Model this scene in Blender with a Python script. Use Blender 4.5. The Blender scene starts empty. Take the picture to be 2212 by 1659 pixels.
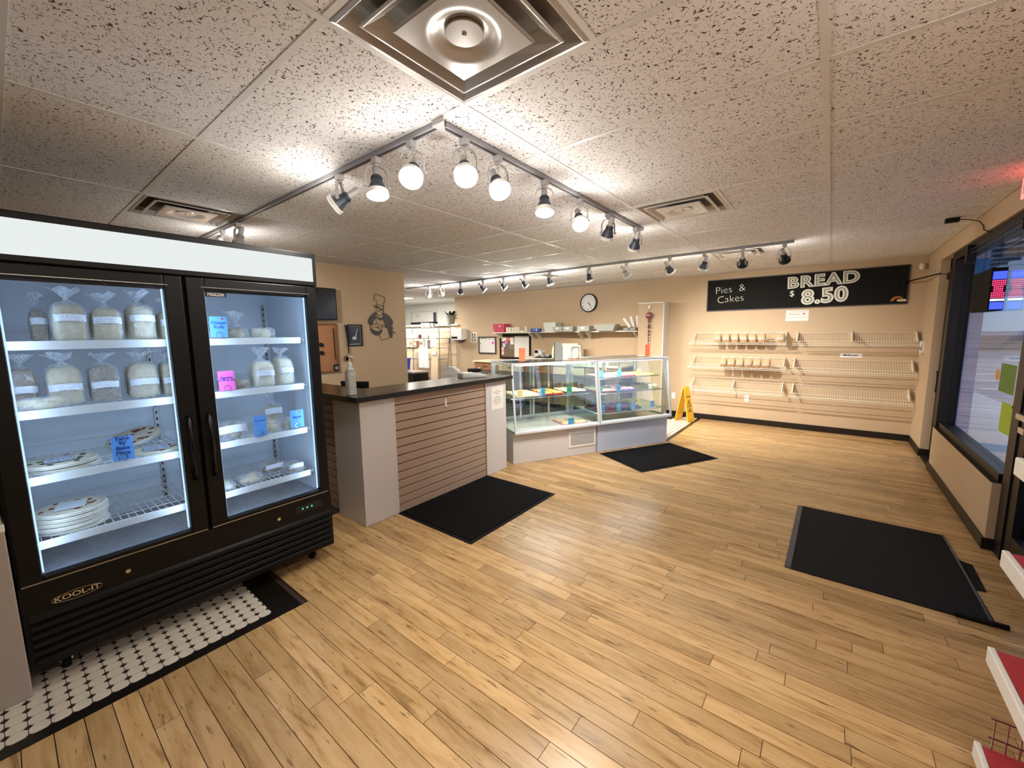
import bpy, math, random
from mathutils import Vector, Matrix
random.seed(7)
S = bpy.context.scene
COL = S.collection
R = math.radians

# ---------------------------------------------------------------- camera, world, exposure
cam_d = bpy.data.cameras.new('camera')
cam_d.sensor_fit = 'HORIZONTAL'
cam_d.sensor_width = 36.0
cam_d.lens = 874.2 * 36.0 / 2212.0
cam_d.clip_start = 0.02
cam = bpy.data.objects.new('camera', cam_d)
COL.objects.link(cam)
def camera_matrix(yaw, pitch, roll):
    f = Vector((math.sin(yaw) * math.cos(pitch), math.cos(yaw) * math.cos(pitch), math.sin(pitch)))
    r = Vector((math.cos(yaw), -math.sin(yaw), 0))
    u = r.cross(f)
    r2 = r * math.cos(roll) + u * math.sin(roll)
    u2 = -r * math.sin(roll) + u * math.cos(roll)
    m = Matrix((r2, u2, -f)).transposed().to_4x4()
    m.translation = (0, 0, 1.57)
    return m
cam.matrix_world = camera_matrix(-0.6653, -0.12508, -0.01193)
S.camera = cam

w = bpy.data.worlds.new('dusk_sky')
S.world = w
w.use_nodes = True
w.node_tree.nodes['Background'].inputs[0].default_value = (0.62, 0.71, 0.86, 1)
w.node_tree.nodes['Background'].inputs[1].default_value = 1.0
S.view_settings.view_transform = 'Standard'
S.view_settings.look = 'None'
S.view_settings.exposure = 1.38
S.view_settings.gamma = 1.0
S.view_settings.use_curve_mapping = False
try:
    S.cycles.transparent_max_bounces = 20
    S.cycles.max_bounces = 7
    S.cycles.adaptive_threshold = 0.03
    S.cycles.diffuse_bounces = 4
    S.cycles.caustics_reflective = False
    S.cycles.caustics_refractive = False
    S.cycles.sample_clamp_indirect = 6.0
except Exception:
    pass
LAMP_W = 27.0          # one track lamp
WARM = (1.0, 0.95, 0.875)
SPILL = 0.095           # share shed sideways and up by a bulb
KITCHEN_W = 65.0
COOL = (0.62, 0.80, 1.0)

CEIL = 2.529           # main dimensions of the room, metres
YB = 7.75
XR = 0.96
XL = -5.40
TX0, TDX = -1.290, 1.208     # ceiling grid
TY0, TDY = 0.729, 0.6096

# ---------------------------------------------------------------- helpers
def lin(c):
    if isinstance(c, str):
        c = [int(c[i:i + 2], 16) / 255 for i in (0, 2, 4)]
    return tuple(((x / 12.92) if x <= 0.04045 else ((x + 0.055) / 1.055) ** 2.4) for x in c[:3])

MATS = {}
def mat(name, col, rough=0.5, metal=0.0, spec=0.5, emit=0.0, var=None, bump=None, coat=0.0, sheen=0.0, trans=0.0):
    m = bpy.data.materials.new(name)
    m.use_nodes = True
    nt = m.node_tree
    b = nt.nodes['Principled BSDF']
    c = lin(col) + (1,)
    b.inputs['Base Color'].default_value = c
    b.inputs['Roughness'].default_value = rough
    b.inputs['Metallic'].default_value = metal
    b.inputs['Specular IOR Level'].default_value = spec
    b.inputs['Coat Weight'].default_value = coat
    if trans:
        b.inputs['Transmission Weight'].default_value = trans
    if emit:
        b.inputs['Emission Color'].default_value = c
        b.inputs['Emission Strength'].default_value = emit
    if var:
        g = nt.nodes.new('ShaderNodeNewGeometry')
        n = nt.nodes.new('ShaderNodeTexNoise')
        n.inputs['Scale'].default_value = var[0]
        n.inputs['Detail'].default_value = 5
        nt.links.new(g.outputs['Position'], n.inputs['Vector'])
        mr = nt.nodes.new('ShaderNodeMapRange')
        mr.inputs[1].default_value = 0.3
        mr.inputs[2].default_value = 0.7
        mr.inputs[3].default_value = 1 - var[1]
        mr.inputs[4].default_value = 1 + var[1]
        nt.links.new(n.outputs['Fac'], mr.inputs[0])
        hs = nt.nodes.new('ShaderNodeHueSaturation')
        hs.inputs['Color'].default_value = c
        nt.links.new(mr.outputs[0], hs.inputs['Value'])
        nt.links.new(hs.outputs[0], b.inputs['Base Color'])
    if bump:
        g = nt.nodes.new('ShaderNodeNewGeometry')
        n = nt.nodes.new('ShaderNodeTexNoise')
        n.inputs['Scale'].default_value = bump[0]
        n.inputs['Detail'].default_value = 4
        nt.links.new(g.outputs['Position'], n.inputs['Vector'])
        bp = nt.nodes.new('ShaderNodeBump')
        bp.inputs['Strength'].default_value = bump[1]
        bp.inputs['Distance'].default_value = bump[2] if len(bump) > 2 else 0.01
        nt.links.new(n.outputs['Fac'], bp.inputs['Height'])
        nt.links.new(bp.outputs[0], b.inputs['Normal'])
    MATS[name] = m
    return m

def emis(name, col, strength):
    m = bpy.data.materials.new(name)
    m.use_nodes = True
    nt = m.node_tree
    nt.nodes.clear()
    e = nt.nodes.new('ShaderNodeEmission')
    e.inputs[0].default_value = lin(col) + (1,)
    e.inputs[1].default_value = strength
    o = nt.nodes.new('ShaderNodeOutputMaterial')
    nt.links.new(e.outputs[0], o.inputs[0])
    MATS[name] = m
    return m

def glass(name, tint='ffffff', ior=1.5, rough=0.0, boost=1.0):
    """thin pane: clear, with mirror reflection by Fresnel"""
    m = bpy.data.materials.new(name)
    m.use_nodes = True
    nt = m.node_tree
    nt.nodes.clear()
    t = nt.nodes.new('ShaderNodeBsdfTransparent')
    t.inputs[0].default_value = lin(tint) + (1,)
    g = nt.nodes.new('ShaderNodeBsdfGlossy')
    g.inputs['Roughness'].default_value = rough
    lw = nt.nodes.new('ShaderNodeLayerWeight')      # facing = 1 - |cos|, the same from both sides of a pane
    lw.inputs[0].default_value = 0.5
    pw = nt.nodes.new('ShaderNodeMath')
    pw.operation = 'POWER'
    pw.inputs[1].default_value = 5.0
    nt.links.new(lw.outputs['Facing'], pw.inputs[0])
    f0 = ((ior - 1) / (ior + 1)) ** 2 * boost
    mu = nt.nodes.new('ShaderNodeMath')
    mu.operation = 'MULTIPLY_ADD'
    mu.use_clamp = True
    mu.inputs[1].default_value = (1 - f0) * 0.9
    mu.inputs[2].default_value = f0
    nt.links.new(pw.outputs[0], mu.inputs[0])
    x = nt.nodes.new('ShaderNodeMixShader')
    nt.links.new(mu.outputs[0], x.inputs[0])
    nt.links.new(t.outputs[0], x.inputs[1])
    nt.links.new(g.outputs[0], x.inputs[2])
    o = nt.nodes.new('ShaderNodeOutputMaterial')
    nt.links.new(x.outputs[0], o.inputs[0])
    MATS[name] = m
    return m

def film(name, col='f2f6fa', fac=0.22, scale=38.0):
    """crinkled clear plastic bag"""
    m = bpy.data.materials.new(name)
    m.use_nodes = True
    nt = m.node_tree
    nt.nodes.clear()
    t = nt.nodes.new('ShaderNodeBsdfTransparent')
    t.inputs[0].default_value = (0.96, 0.97, 0.98, 1)
    p = nt.nodes.new('ShaderNodeBsdfPrincipled')
    p.inputs['Base Color'].default_value = lin(col) + (1,)
    p.inputs['Roughness'].default_value = 0.16
    g = nt.nodes.new('ShaderNodeNewGeometry')
    n = nt.nodes.new('ShaderNodeTexNoise')
    n.inputs['Scale'].default_value = scale
    n.inputs['Detail'].default_value = 3
    n.inputs['Distortion'].default_value = 1.6
    nt.links.new(g.outputs['Position'], n.inputs['Vector'])
    bp = nt.nodes.new('ShaderNodeBump')
    bp.inputs['Strength'].default_value = 0.9
    bp.inputs['Distance'].default_value = 0.012
    nt.links.new(n.outputs['Fac'], bp.inputs['Height'])
    nt.links.new(bp.outputs[0], p.inputs['Normal'])
    mr = nt.nodes.new('ShaderNodeMapRange')
    mr.inputs[1].default_value = 0.36
    mr.inputs[2].default_value = 0.74
    mr.inputs[3].default_value = fac * 0.75
    mr.inputs[4].default_value = min(1, fac * 1.7)
    nt.links.new(n.outputs['Fac'], mr.inputs[0])
    # highlights on the creases, painted in as whiter, less clear lines
    n2 = nt.nodes.new('ShaderNodeTexNoise')
    n2.inputs['Scale'].default_value = scale * 0.8
    n2.inputs['Detail'].default_value = 1
    n2.inputs['Distortion'].default_value = 0.8
    nt.links.new(g.outputs['Position'], n2.inputs['Vector'])
    sb = nt.nodes.new('ShaderNodeMath')
    sb.operation = 'SUBTRACT'
    sb.inputs[1].default_value = 0.5
    nt.links.new(n2.outputs['Fac'], sb.inputs[0])
    ab = nt.nodes.new('ShaderNodeMath')
    ab.operation = 'ABSOLUTE'
    nt.links.new(sb.outputs[0], ab.inputs[0])
    cr = nt.nodes.new('ShaderNodeMapRange')
    cr.inputs[1].default_value = 0.0
    cr.inputs[2].default_value = 0.022
    cr.inputs[3].default_value = min(1, fac * 3.0)
    cr.inputs[4].default_value = 0.0
    nt.links.new(ab.outputs[0], cr.inputs[0])
    mxm = nt.nodes.new('ShaderNodeMath')
    mxm.operation = 'MAXIMUM'
    nt.links.new(mr.outputs[0], mxm.inputs[0])
    nt.links.new(cr.outputs[0], mxm.inputs[1])
    x = nt.nodes.new('ShaderNodeMixShader')
    nt.links.new(mxm.outputs[0], x.inputs[0])
    nt.links.new(t.outputs[0], x.inputs[1])
    nt.links.new(p.outputs[0], x.inputs[2])
    o = nt.nodes.new('ShaderNodeOutputMaterial')
    nt.links.new(x.outputs[0], o.inputs[0])
    MATS[name] = m
    return m

def T(x=0, y=0, z=0):
    return Matrix.Translation((x, y, z))
def RX(a): return Matrix.Rotation(R(a), 4, 'X')
def RY(a): return Matrix.Rotation(R(a), 4, 'Y')
def RZ(a): return Matrix.Rotation(R(a), 4, 'Z')

class MB:
    """collects shapes, builds ONE mesh object"""
    def __init__(s):
        s.v = []
        s.f = []
    def add(s, vs, fs, M=None):
        o = len(s.v)
        s.v += [tuple(M @ Vector(p)) if M else tuple(p) for p in vs]
        s.f += [tuple(i + o for i in f) for f in fs]
        return s
    def box(s, x0, y0, z0, x1, y1, z1, M=None):
        vs = [(x, y, z) for z in (z0, z1) for y in (y0, y1) for x in (x0, x1)]
        return s.add(vs, [(0, 2, 3, 1), (4, 5, 7, 6), (0, 1, 5, 4), (2, 6, 7, 3), (0, 4, 6, 2), (1, 3, 7, 5)], M)
    def cbox(s, cx, cy, cz, sx, sy, sz, M=None):
        return s.box(cx - sx / 2, cy - sy / 2, cz - sz / 2, cx + sx / 2, cy + sy / 2, cz + sz / 2, M)
    def prism(s, poly, z0, z1, M=None):
        n = len(poly)
        vs = [(x, y, z0) for x, y in poly] + [(x, y, z1) for x, y in poly]
        fs = [tuple(range(n - 1, -1, -1)), tuple(range(n, 2 * n))]
        fs += [(i, (i + 1) % n, (i + 1) % n + n, i + n) for i in range(n)]
        return s.add(vs, fs, M)
    def lathe(s, prof, n=20, M=None):
        vs, fs = [], []
        for r, z in prof:
            for k in range(n):
                a = 2 * math.pi * k / n
                vs.append((r * math.cos(a), r * math.sin(a), z))
        m = len(prof)
        for j in range(m - 1):
            for k in range(n):
                k2 = (k + 1) % n
                fs.append((j * n + k, j * n + k2, (j + 1) * n + k2, (j + 1) * n + k))
        if prof[0][0] > 1e-6:
            fs.append(tuple(range(n - 1, -1, -1)))
        if prof[-1][0] > 1e-6:
            fs.append(tuple((m - 1) * n + k for k in range(n)))
        return s.add(vs, fs, M)
    def tube(s, pts, r, n=6, closed=False, M=None):
        P = [Vector(p) for p in pts]
        m = len(P)
        vs, fs = [], []
        up = Vector((0, 0, 1))
        for i in range(m):
            a = P[i - 1] if (i > 0 or closed) else P[i]
            b = P[(i + 1) % m] if (i < m - 1 or closed) else P[i]
            d = (b - a)
            d = d.normalized() if d.length > 1e-9 else Vector((1, 0, 0))
            x = d.cross(up)
            if x.length < 0.05:
                x = d.cross(Vector((0, 1, 0)))
            x.normalize()
            y = d.cross(x).normalized()
            rr = r[i] if isinstance(r, (list, tuple)) else r
            for k in range(n):
                t = 2 * math.pi * k / n
                vs.append(P[i] + (x * math.cos(t) + y * math.sin(t)) * rr)
        for i in range(m if closed else m - 1):
            i2 = (i + 1) % m
            for k in range(n):
                k2 = (k + 1) % n
                fs.append((i * n + k, i2 * n + k, i2 * n + k2, i * n + k2))
        if not closed:
            fs.append(tuple(range(n)))
            fs.append(tuple(range((m - 1) * n + n - 1, (m - 1) * n - 1, -1)))
        return s.add(vs, fs, M)
    def bar(s, a, b, t):
        """square bar"""
        return s.tube([a, b], t * 0.7071, 4)
    def grid(s, fn, nu, nv, M=None):
        vs = [fn(i / nu, j / nv) for j in range(nv + 1) for i in range(nu + 1)]
        fs = [(j * (nu + 1) + i, j * (nu + 1) + i + 1, (j + 1) * (nu + 1) + i + 1, (j + 1) * (nu + 1) + i) for j in range(nv) for i in range(nu)]
        return s.add(vs, fs, M)
    def sup(s, a, b, c, e1=0.5, e2=0.5, nu=16, nv=10, M=None, wob=0.0, rnd=None, eb=None):
        """superellipsoid centred at the origin"""
        def sg(x, e): return math.copysign(abs(x) ** e, x)
        rr = rnd or random
        vs, fs = [], []
        for j in range(1, nv):
            p = -math.pi / 2 + math.pi * j / nv
            for i in range(nu):
                t = 2 * math.pi * i / nu
                k = 1 + (rr.uniform(-wob, wob) if wob else 0)
                e_ = eb if (eb and p < 0) else e1
                vs.append((a * k * sg(math.cos(p), e_) * sg(math.cos(t), e2), b * k * sg(math.cos(p), e_) * sg(math.sin(t), e2), c * k * sg(math.sin(p), e_)))
        vs += [(0, 0, -c), (0, 0, c)]
        nb = len(vs)
        for j in range(nv - 2):
            for i in range(nu):
                i2 = (i + 1) % nu
                fs.append((j * nu + i, j * nu + i2, (j + 1) * nu + i2, (j + 1) * nu + i))
        for i in range(nu):
            i2 = (i + 1) % nu
            fs.append((nb - 2, i2, i))
            fs.append((nb - 1, (nv - 2) * nu + i, (nv - 2) * nu + i2))
        return s.add(vs, fs, M)
    def mesh(s, name, m, smooth=False):
        me = bpy.data.meshes.new(name)
        me.from_pydata(s.v, [], s.f)
        if m is not None:
            me.materials.append(MATS[m] if isinstance(m, str) else m)
        if smooth:
            me.polygons.foreach_set('use_smooth', [True] * len(me.polygons))
        me.update()
        return me
    def build(s, name, m, parent=None, smooth=False, bevel=0.0, loc=None, seg=2):
        o = put(name, s.mesh(name, m, smooth), parent)
        if loc:
            o.location = loc
        if bevel:
            md = o.modifiers.new('bevel', 'BEVEL')
            md.width = bevel
            md.segments = seg
            md.limit_method = 'ANGLE'
            md.angle_limit = R(50)
        return o

def put(name, me, parent=None, M=None):
    o = bpy.data.objects.new(name, me)
    COL.objects.link(o)
    if parent is not None:
        o.parent = parent
    if M is not None:
        o.matrix_local = M
    return o

def tag(o, label, cat, group=None):
    o['label'] = label
    o['category'] = cat
    if group:
        o['group'] = group
    return o

def thing(name, label, cat, loc=(0, 0, 0), rz=0.0, group=None):
    o = bpy.data.objects.new(name, None)
    o.empty_display_size = 0.05
    COL.objects.link(o)
    o.location = loc
    o.rotation_euler = (0, 0, R(rz))
    return tag(o, label, cat, group)

def struct(o):
    o['kind'] = 'structure'
    return o

def copy_tree(o, parent=None):
    c = o.copy()
    COL.objects.link(c)
    if parent is not None:
        c.parent = parent
    for ch in [x for x in o.children]:
        copy_tree(ch, c)
    return c

def text(s, size, m, parent, M, name='lettering', align='CENTER', extr=0.0006, bold=0.0, space=1.0, shear=0.0, sx=1.0):
    cu = bpy.data.curves.new('t', 'FONT')
    cu.body = s
    cu.size = size
    cu.align_x = align
    cu.align_y = 'CENTER'
    cu.extrude = extr
    cu.offset = bold
    cu.space_character = space
    cu.space_line = 0.9
    cu.shear = shear
    cu.resolution_u = 4
    to = bpy.data.objects.new('t', cu)
    me = bpy.data.meshes.new_from_object(to)
    me.name = name
    bpy.data.objects.remove(to)
    me.materials.clear()
    me.materials.append(MATS[m])
    return put(name, me, parent, M @ Matrix.Diagonal((sx, 1, 1, 1)))

def scribble(parent, M, w_, rows, pitch, m, amp=0.004, r=0.0007, name='handwriting'):
    """rows of writing too small to read in the photograph"""
    q = MB()
    k_ = 0
    for i, fr in enumerate(rows):
        y = -i * pitch
        x = -w_ * fr / 2
        while x < w_ * fr / 2:
            ln = min(w_ * (0.16 + 0.09 * ((k_ * 7) % 5)), w_ * fr / 2 - x)
            if ln < amp * 1.2:
                break
            n = max(3, int(ln / (amp * 0.55)))
            q.tube([(x + ln * j / n, y + amp * (0.5 if j % 2 else -0.5) * (0.6 + 0.4 * ((j * 5 + k_) % 3)), 0) for j in range(n + 1)], r, 4)
            x += ln + amp * 1.3
            k_ += 1
    return put(name, q.mesh(name, m), parent, M)

FACE_BACK = RX(90)                 # lies on the back wall, read from the room (-y)
FACE_LEFT = RZ(90) @ RX(90)        # on a wall that faces +x
ORD = ['first', 'second', 'third', 'fourth', 'fifth', 'sixth', 'seventh', 'eighth', 'ninth', 'tenth', 'eleventh', 'twelfth', 'thirteenth']

# ---------------------------------------------------------------- materials
mat('wall_tan', 'c0a788', 0.75, var=(1.3, 0.03), bump=(160, 0.12, 0.003))
mat('wall_white', 'e8e8e2', 0.7, bump=(160, 0.1, 0.003))
mat('wall_beige', 'd6bd9c', 0.7)
mat('ceiling_back', '8d877f', 0.9)
mat('grid_white', 'd8d6d4', 0.45)
mat('dark_brown', '1f1712', 0.45, spec=0.3)
mat('black_gloss', '0c0c0e', 0.22)
mat('black_satin', '0b0b0c', 0.42, spec=0.28)
mat('black_matte', '0c0c0c', 0.85, spec=0.2)
mat('black_rubber', '0e0e10', 0.75, spec=0.2, bump=(220, 0.6, 0.004), var=(14, 0.25))
mat('mat_pile', '0d0d0e', 0.95, spec=0.15, var=(55, 0.45), bump=(300, 1.0, 0.006))
mat('white_laminate', 'cbc7c6', 0.35, var=(3, 0.02))
mat('grey_laminate', 'aba39e', 0.4, var=(3, 0.02))
mat('white_paint', 'e6e2da', 0.45)
mat('white_plastic', 'dddbd6', 0.35)
mat('cream_plastic', 'e6dcc0', 0.4)
mat('grey_plastic', '8a8a84', 0.45)
mat('paper', 'e4e1da', 0.8)
mat('slat', 'a88f7c', 0.55, var=(4, 0.03))
mat('slat_groove', '3a2a20', 0.7)
mat('worktop', '211f1e', 0.2, spec=0.6, var=(60, 0.2))
mat('chrome', 'd6d6d6', 0.12, metal=1.0)
mat('steel', 'b9b9b7', 0.3, metal=1.0)
mat('aluminium', 'e2e3e5', 0.26, metal=1.0)
mat('white_alu', 'cfd2d6', 0.3)
mat('wire_white', 'e0dac8', 0.4)
mat('freezer_white', 'dfe6ee', 0.45)
mat('freezer_floor', '8d9094', 0.4, var=(25, 0.15))
mat('bread_crust', 'c99a58', 0.75, var=(30, 0.12))
mat('bread_pale', 'c9b58c', 0.8, var=(30, 0.15))
mat('bread_brown', '8d7450', 0.8, var=(30, 0.15))
mat('bread_white', 'ded0ae', 0.8, var=(40, 0.08))
mat('pizza_dough', 'ddd2bc', 0.7, var=(35, 0.12))
mat('pizza_sauce', '7a3a28', 0.7, var=(40, 0.3))
mat('pizza_green', '3c4a34', 0.7, var=(40, 0.3))
mat('cheese', 'e6dcc4', 0.7, var=(60, 0.14))
mat('card_blue', '5f9fe6', 0.7)
mat('card_cyan', '46a6cf', 0.7)
mat('card_pink', 'f86ac0', 0.7)
mat('card_orange', 'ff7a52', 0.7)
mat('card_yellow', 'eed560', 0.7)
mat('card_green', '2f9a72', 0.7)
mat('red_sticker', 'c0392b', 0.6)
mat('ink_blue', '1c3f8a', 0.7)
mat('ink_red', '8a1a1c', 0.7)
mat('ink_black', '1c1c1c', 0.7)
mat('ink_grey', '77736c', 0.7)
mat('chalk', 'e6e4d6', 0.9, var=(150, 0.2))
mat('chalk_grey', '97978a', 0.9, var=(90, 0.35))
mat('chalkboard', '191816', 0.8, spec=0.15, var=(3, 0.1))
mat('board_frame', '3b322b', 0.5)
mat('cork', 'a5744f', 0.9, var=(150, 0.12))
mat('daylit_laminate', 'bcc4d4', 0.35)  # pale laminate with the bluish window daylight put into its colour
mat('cork_dark', '6d5c4b', 0.9, var=(150, 0.12))
mat('wood_brown', '7a5230', 0.5, var=(8, 0.1))
mat('pink_bin', 'c04a62', 0.45)
mat('blue_box', '2f57b4', 0.4)
mat('blue_bin', '3f55c8', 0.4)
mat('tub_white', 'e4e6da', 0.35)
mat('tub_grey', 'a9aaa2', 0.35)
mat('yellow_sign', 'e0ac2c', 0.4)
mat('red_shelf', 'b5343c', 0.4)
mat('leaf', '3d5240', 0.5)
mat('pot', '8f8d7e', 0.7)
mat('soil', '2a2119', 0.9)
mat('broom_red', '8a3a2c', 0.4)
mat('sanitizer', 'd9dcd4', 0.15, trans=0.35)
mat('tv_screen', '10171a', 0.18)
mat('tile_white', 'd6cdbf', 0.22, var=(14, 0.06), coat=0.3)
mat('tile_black', '17130f', 0.3)
mat('tile_grout', '1b1611', 0.8)
mat('tray_red', 'a84440', 0.35)
mat('tray_pink', 'e9b3b4', 0.45)
mat('tray_yellow', 'efe37a', 0.4)
mat('tray_olive', '77712d', 0.4)
mat('tray_dark', '2f3633', 0.35)
mat('tray_purple', '8f7fc4', 0.4)
mat('tray_cream', 'efe7c4', 0.4)
mat('pastry', 'd79a4a', 0.7, var=(50, 0.25))
mat('pastry_pale', 'ecd9ac', 0.7, var=(50, 0.15))
mat('berry', '5a1f30', 0.5, var=(60, 0.4))
mat('asphalt', '6f7785', 0.85, var=(2.5, 0.12))
mat('road_paint', 'd8dce4', 0.8)
mat('siding', '99a0ab', 0.8)
mat('siding_dark', '5c6570', 0.8)
mat('door_ice', 'b4ccd8', 0.6)
mat('blue_frame', '5a9ae0', 0.45)
mat('soffit', '5f7690', 0.7)
mat('car_white', 'd9dee8', 0.25, coat=0.6)
mat('car_glass', '2a3440', 0.08)
mat('tyre', '18181a', 0.8)
mat('lamp_grey', 'b7b5b5', 0.35)
mat('lamp_dark', '3b4350', 0.4)
mat('lamp_black', '1b1c22', 0.4)
mat('rail_grey', '9a9aa0', 0.4)
mat('rail_slot', '3a3a40', 0.5)
mat('vent_metal', 'b9b4b0', 0.27, metal=0.25, spec=0.7)
mat('vent_white', 'd6d0c8', 0.4)
mat('vent_hole', '15130f', 0.8)
mat('pink_cloth', 'e0b8a6', 0.9)
mat('olive_poster', '6f8a3e', 0.8)
mat('lime_poster', 'a9c23c', 0.8)
mat('orange_poster', 'e0a050', 0.8)
mat('yellow_paper', 'e2bd52', 0.8)
mat('scale_grey', 'b4b5b0', 0.3)
mat('beads', '5b3a2a', 0.2)
mat('rose_glass', '8a4a52', 0.12)
mat('speckle', '15151a', 0.4)
mat('photo_dark', '2f333c', 0.3, var=(9, 0.5))
mat('photo_light', 'c8ccd0', 0.4)
mat('art_black', '35302e', 0.45)
glass('pane', 'f4faff', 1.5)
glass('freezer_pane', 'eaf2fb', 1.5, boost=0.8)
glass('case_pane', 'f6fafa', 1.5, boost=3.6)
glass('case_shelf_glass', 'eef7f3', 1.5)
glass('window_pane', 'f0f5fa', 1.5)
film('bag', 'f4f8fc', 0.18)
film('bag_tuft', 'f4f8fc', 0.34)
film('bag_thin', 'ffffff', 0.10, 30)
emis('lamp_on', 'fff3d8', 9.0)
emis('sign_light', 'f0f6f4', 0.36)
emis('led_cool', 'cfe6ff', 0.6)
emis('led_blue', '3a4cff', 0.9)
emis('led_red', 'ff3a68', 1.1)
emis('led_white', 'e8f2ff', 1.5)
emis('led_green', '4affa0', 0.6)
emis('exit_red', 'ff5a5a', 1.6)
emis('tube_light', 'fff6e8', 4.0)

def mineral_tile():
    m = bpy.data.materials.new('mineral_tile')
    m.use_nodes = True
    nt = m.node_tree
    b = nt.nodes['Principled BSDF']
    b.inputs['Roughness'].default_value = 0.9
    b.inputs['Specular IOR Level'].default_value = 0.1
    g = nt.nodes.new('ShaderNodeNewGeometry')
    oi = nt.nodes.new('ShaderNodeObjectInfo')
    sc = nt.nodes.new('ShaderNodeVectorMath')
    sc.operation = 'ADD'
    nt.links.new(g.outputs['Position'], sc.inputs[0])
    nt.links.new(oi.outputs['Random'], sc.inputs[1])
    def noise(scale, detail=2.0, dist=0.0):
        n = nt.nodes.new('ShaderNodeTexNoise')
        n.inputs['Scale'].default_value = scale
        n.inputs['Detail'].default_value = detail
        n.inputs['Distortion'].default_value = dist
        nt.links.new(sc.outputs[0], n.inputs['Vector'])
        return n.outputs['Fac']
    def math_(op, a, bb):
        n = nt.nodes.new('ShaderNodeMath')
        n.operation = op
        for i, x in enumerate((a, bb)):
            if hasattr(x, 'links'):
                nt.links.new(x, n.inputs[i])
            elif x is not None:
                n.inputs[i].default_value = x
        return n.outputs[0]
    worm = math_('LESS_THAN', math_('ABSOLUTE', math_('SUBTRACT', noise(42, 1.0, 0.6), 0.5), None), 0.024)
    brk = math_('GREATER_THAN', noise(72, 1.0), 0.50)
    v = nt.nodes.new('ShaderNodeTexVoronoi')
    v.inputs['Scale'].default_value = 115
    nt.links.new(sc.outputs[0], v.inputs['Vector'])
    pin = math_('LESS_THAN', v.outputs['Distance'], 0.17)
    pin = math_('MULTIPLY', pin, math_('GREATER_THAN', noise(30, 0.0), 0.52))
    hole = math_('MAXIMUM', math_('MULTIPLY', worm, brk), pin)
    mx = nt.nodes.new('ShaderNodeMix')
    mx.data_type = 'RGBA'
    mx.inputs[6].default_value = lin('ebe9e9') + (1,)
    mx.inputs[7].default_value = lin('5c5049') + (1,)
    nt.links.new(hole, mx.inputs[0])
    nt.links.new(mx.outputs[2], b.inputs['Base Color'])
    bp = nt.nodes.new('ShaderNodeBump')
    bp.inputs['Strength'].default_value = 0.25
    bp.inputs['Distance'].default_value = 0.004
    nt.links.new(noise(240, 2.0), bp.inputs['Height'])
    nt.links.new(bp.outputs[0], b.inputs['Normal'])
    MATS['mineral_tile'] = m
mineral_tile()

def plank_material():
    m = bpy.data.materials.new('plank')
    m.use_nodes = True
    nt = m.node_tree
    b = nt.nodes['Principled BSDF']
    b.inputs['Roughness'].default_value = 0.27
    b.inputs['Specular IOR Level'].default_value = 0.45
    g = nt.nodes.new('ShaderNodeNewGeometry')
    oi = nt.nodes.new('ShaderNodeObjectInfo')
    ad = nt.nodes.new('ShaderNodeMath')
    ad.operation = 'ADD'
    nt.links.new(oi.outputs['Random'], ad.inputs[0])
    nt.links.new(g.outputs['Random Per Island'], ad.inputs[1])
    fr = nt.nodes.new('ShaderNodeMath')
    fr.operation = 'FRACT'
    nt.links.new(ad.outputs[0], fr.inputs[0])
    off = nt.nodes.new('ShaderNodeVectorMath')
    off.operation = 'MULTIPLY_ADD'
    off.inputs[1].default_value = (1.0, 7.0, 1.0)
    nt.links.new(g.outputs['Position'], off.inputs[0])
    sc = nt.nodes.new('ShaderNodeMath')
    sc.operation = 'MULTIPLY'
    sc.inputs[1].default_value = 37.0
    nt.links.new(fr.outputs[0], sc.inputs[0])
    nt.links.new(sc.outputs[0], off.inputs[2])
    n1 = nt.nodes.new('ShaderNodeTexNoise')
    n1.inputs['Scale'].default_value = 3.2
    n1.inputs['Detail'].default_value = 7
    n1.inputs['Roughness'].default_value = 0.62
    n1.inputs['Distortion'].default_value = 0.4
    nt.links.new(off.outputs[0], n1.inputs['Vector'])
    cr = nt.nodes.new('ShaderNodeValToRGB')
    e = cr.color_ramp.elements
    e[0].position = 0.30
    e[0].color = lin('8a6a40') + (1,)
    e[1].position = 0.60
    e[1].color = lin('c6a271') + (1,)
    x = cr.color_ramp.elements.new(0.42)
    x.color = lin('b48f5c') + (1,)
    nt.links.new(n1.outputs['Fac'], cr.inputs[0])
    mr = nt.nodes.new('ShaderNodeMapRange')
    mr.inputs[3].default_value = 0.76
    mr.inputs[4].default_value = 1.10
    nt.links.new(fr.outputs[0], mr.inputs[0])
    hs = nt.nodes.new('ShaderNodeHueSaturation')
    hs.inputs['Saturation'].default_value = 0.98
    nt.links.new(mr.outputs[0], hs.inputs['Value'])
    nt.links.new(cr.outputs[0], hs.inputs['Color'])
    # small dark knots
    v = nt.nodes.new('ShaderNodeTexNoise')
    v.inputs['Scale'].default_value = 9.0
    v.inputs['Detail'].default_value = 4
    nt.links.new(off.outputs[0], v.inputs['Vector'])
    kr = nt.nodes.new('ShaderNodeMapRange')
    kr.inputs[1].default_value = 0.62
    kr.inputs[2].default_value = 0.74
    nt.links.new(v.outputs['Fac'], kr.inputs[0])
    mx = nt.nodes.new('ShaderNodeMix')
    mx.data_type = 'RGBA'
    mx.inputs[7].default_value = lin('6b4d32') + (1,)
    nt.links.new(kr.outputs[0], mx.inputs[0])
    nt.links.new(hs.outputs[0], mx.inputs[6])
    nt.links.new(mx.outputs[2], b.inputs['Base Color'])
    MATS['plank'] = m
plank_material()

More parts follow.
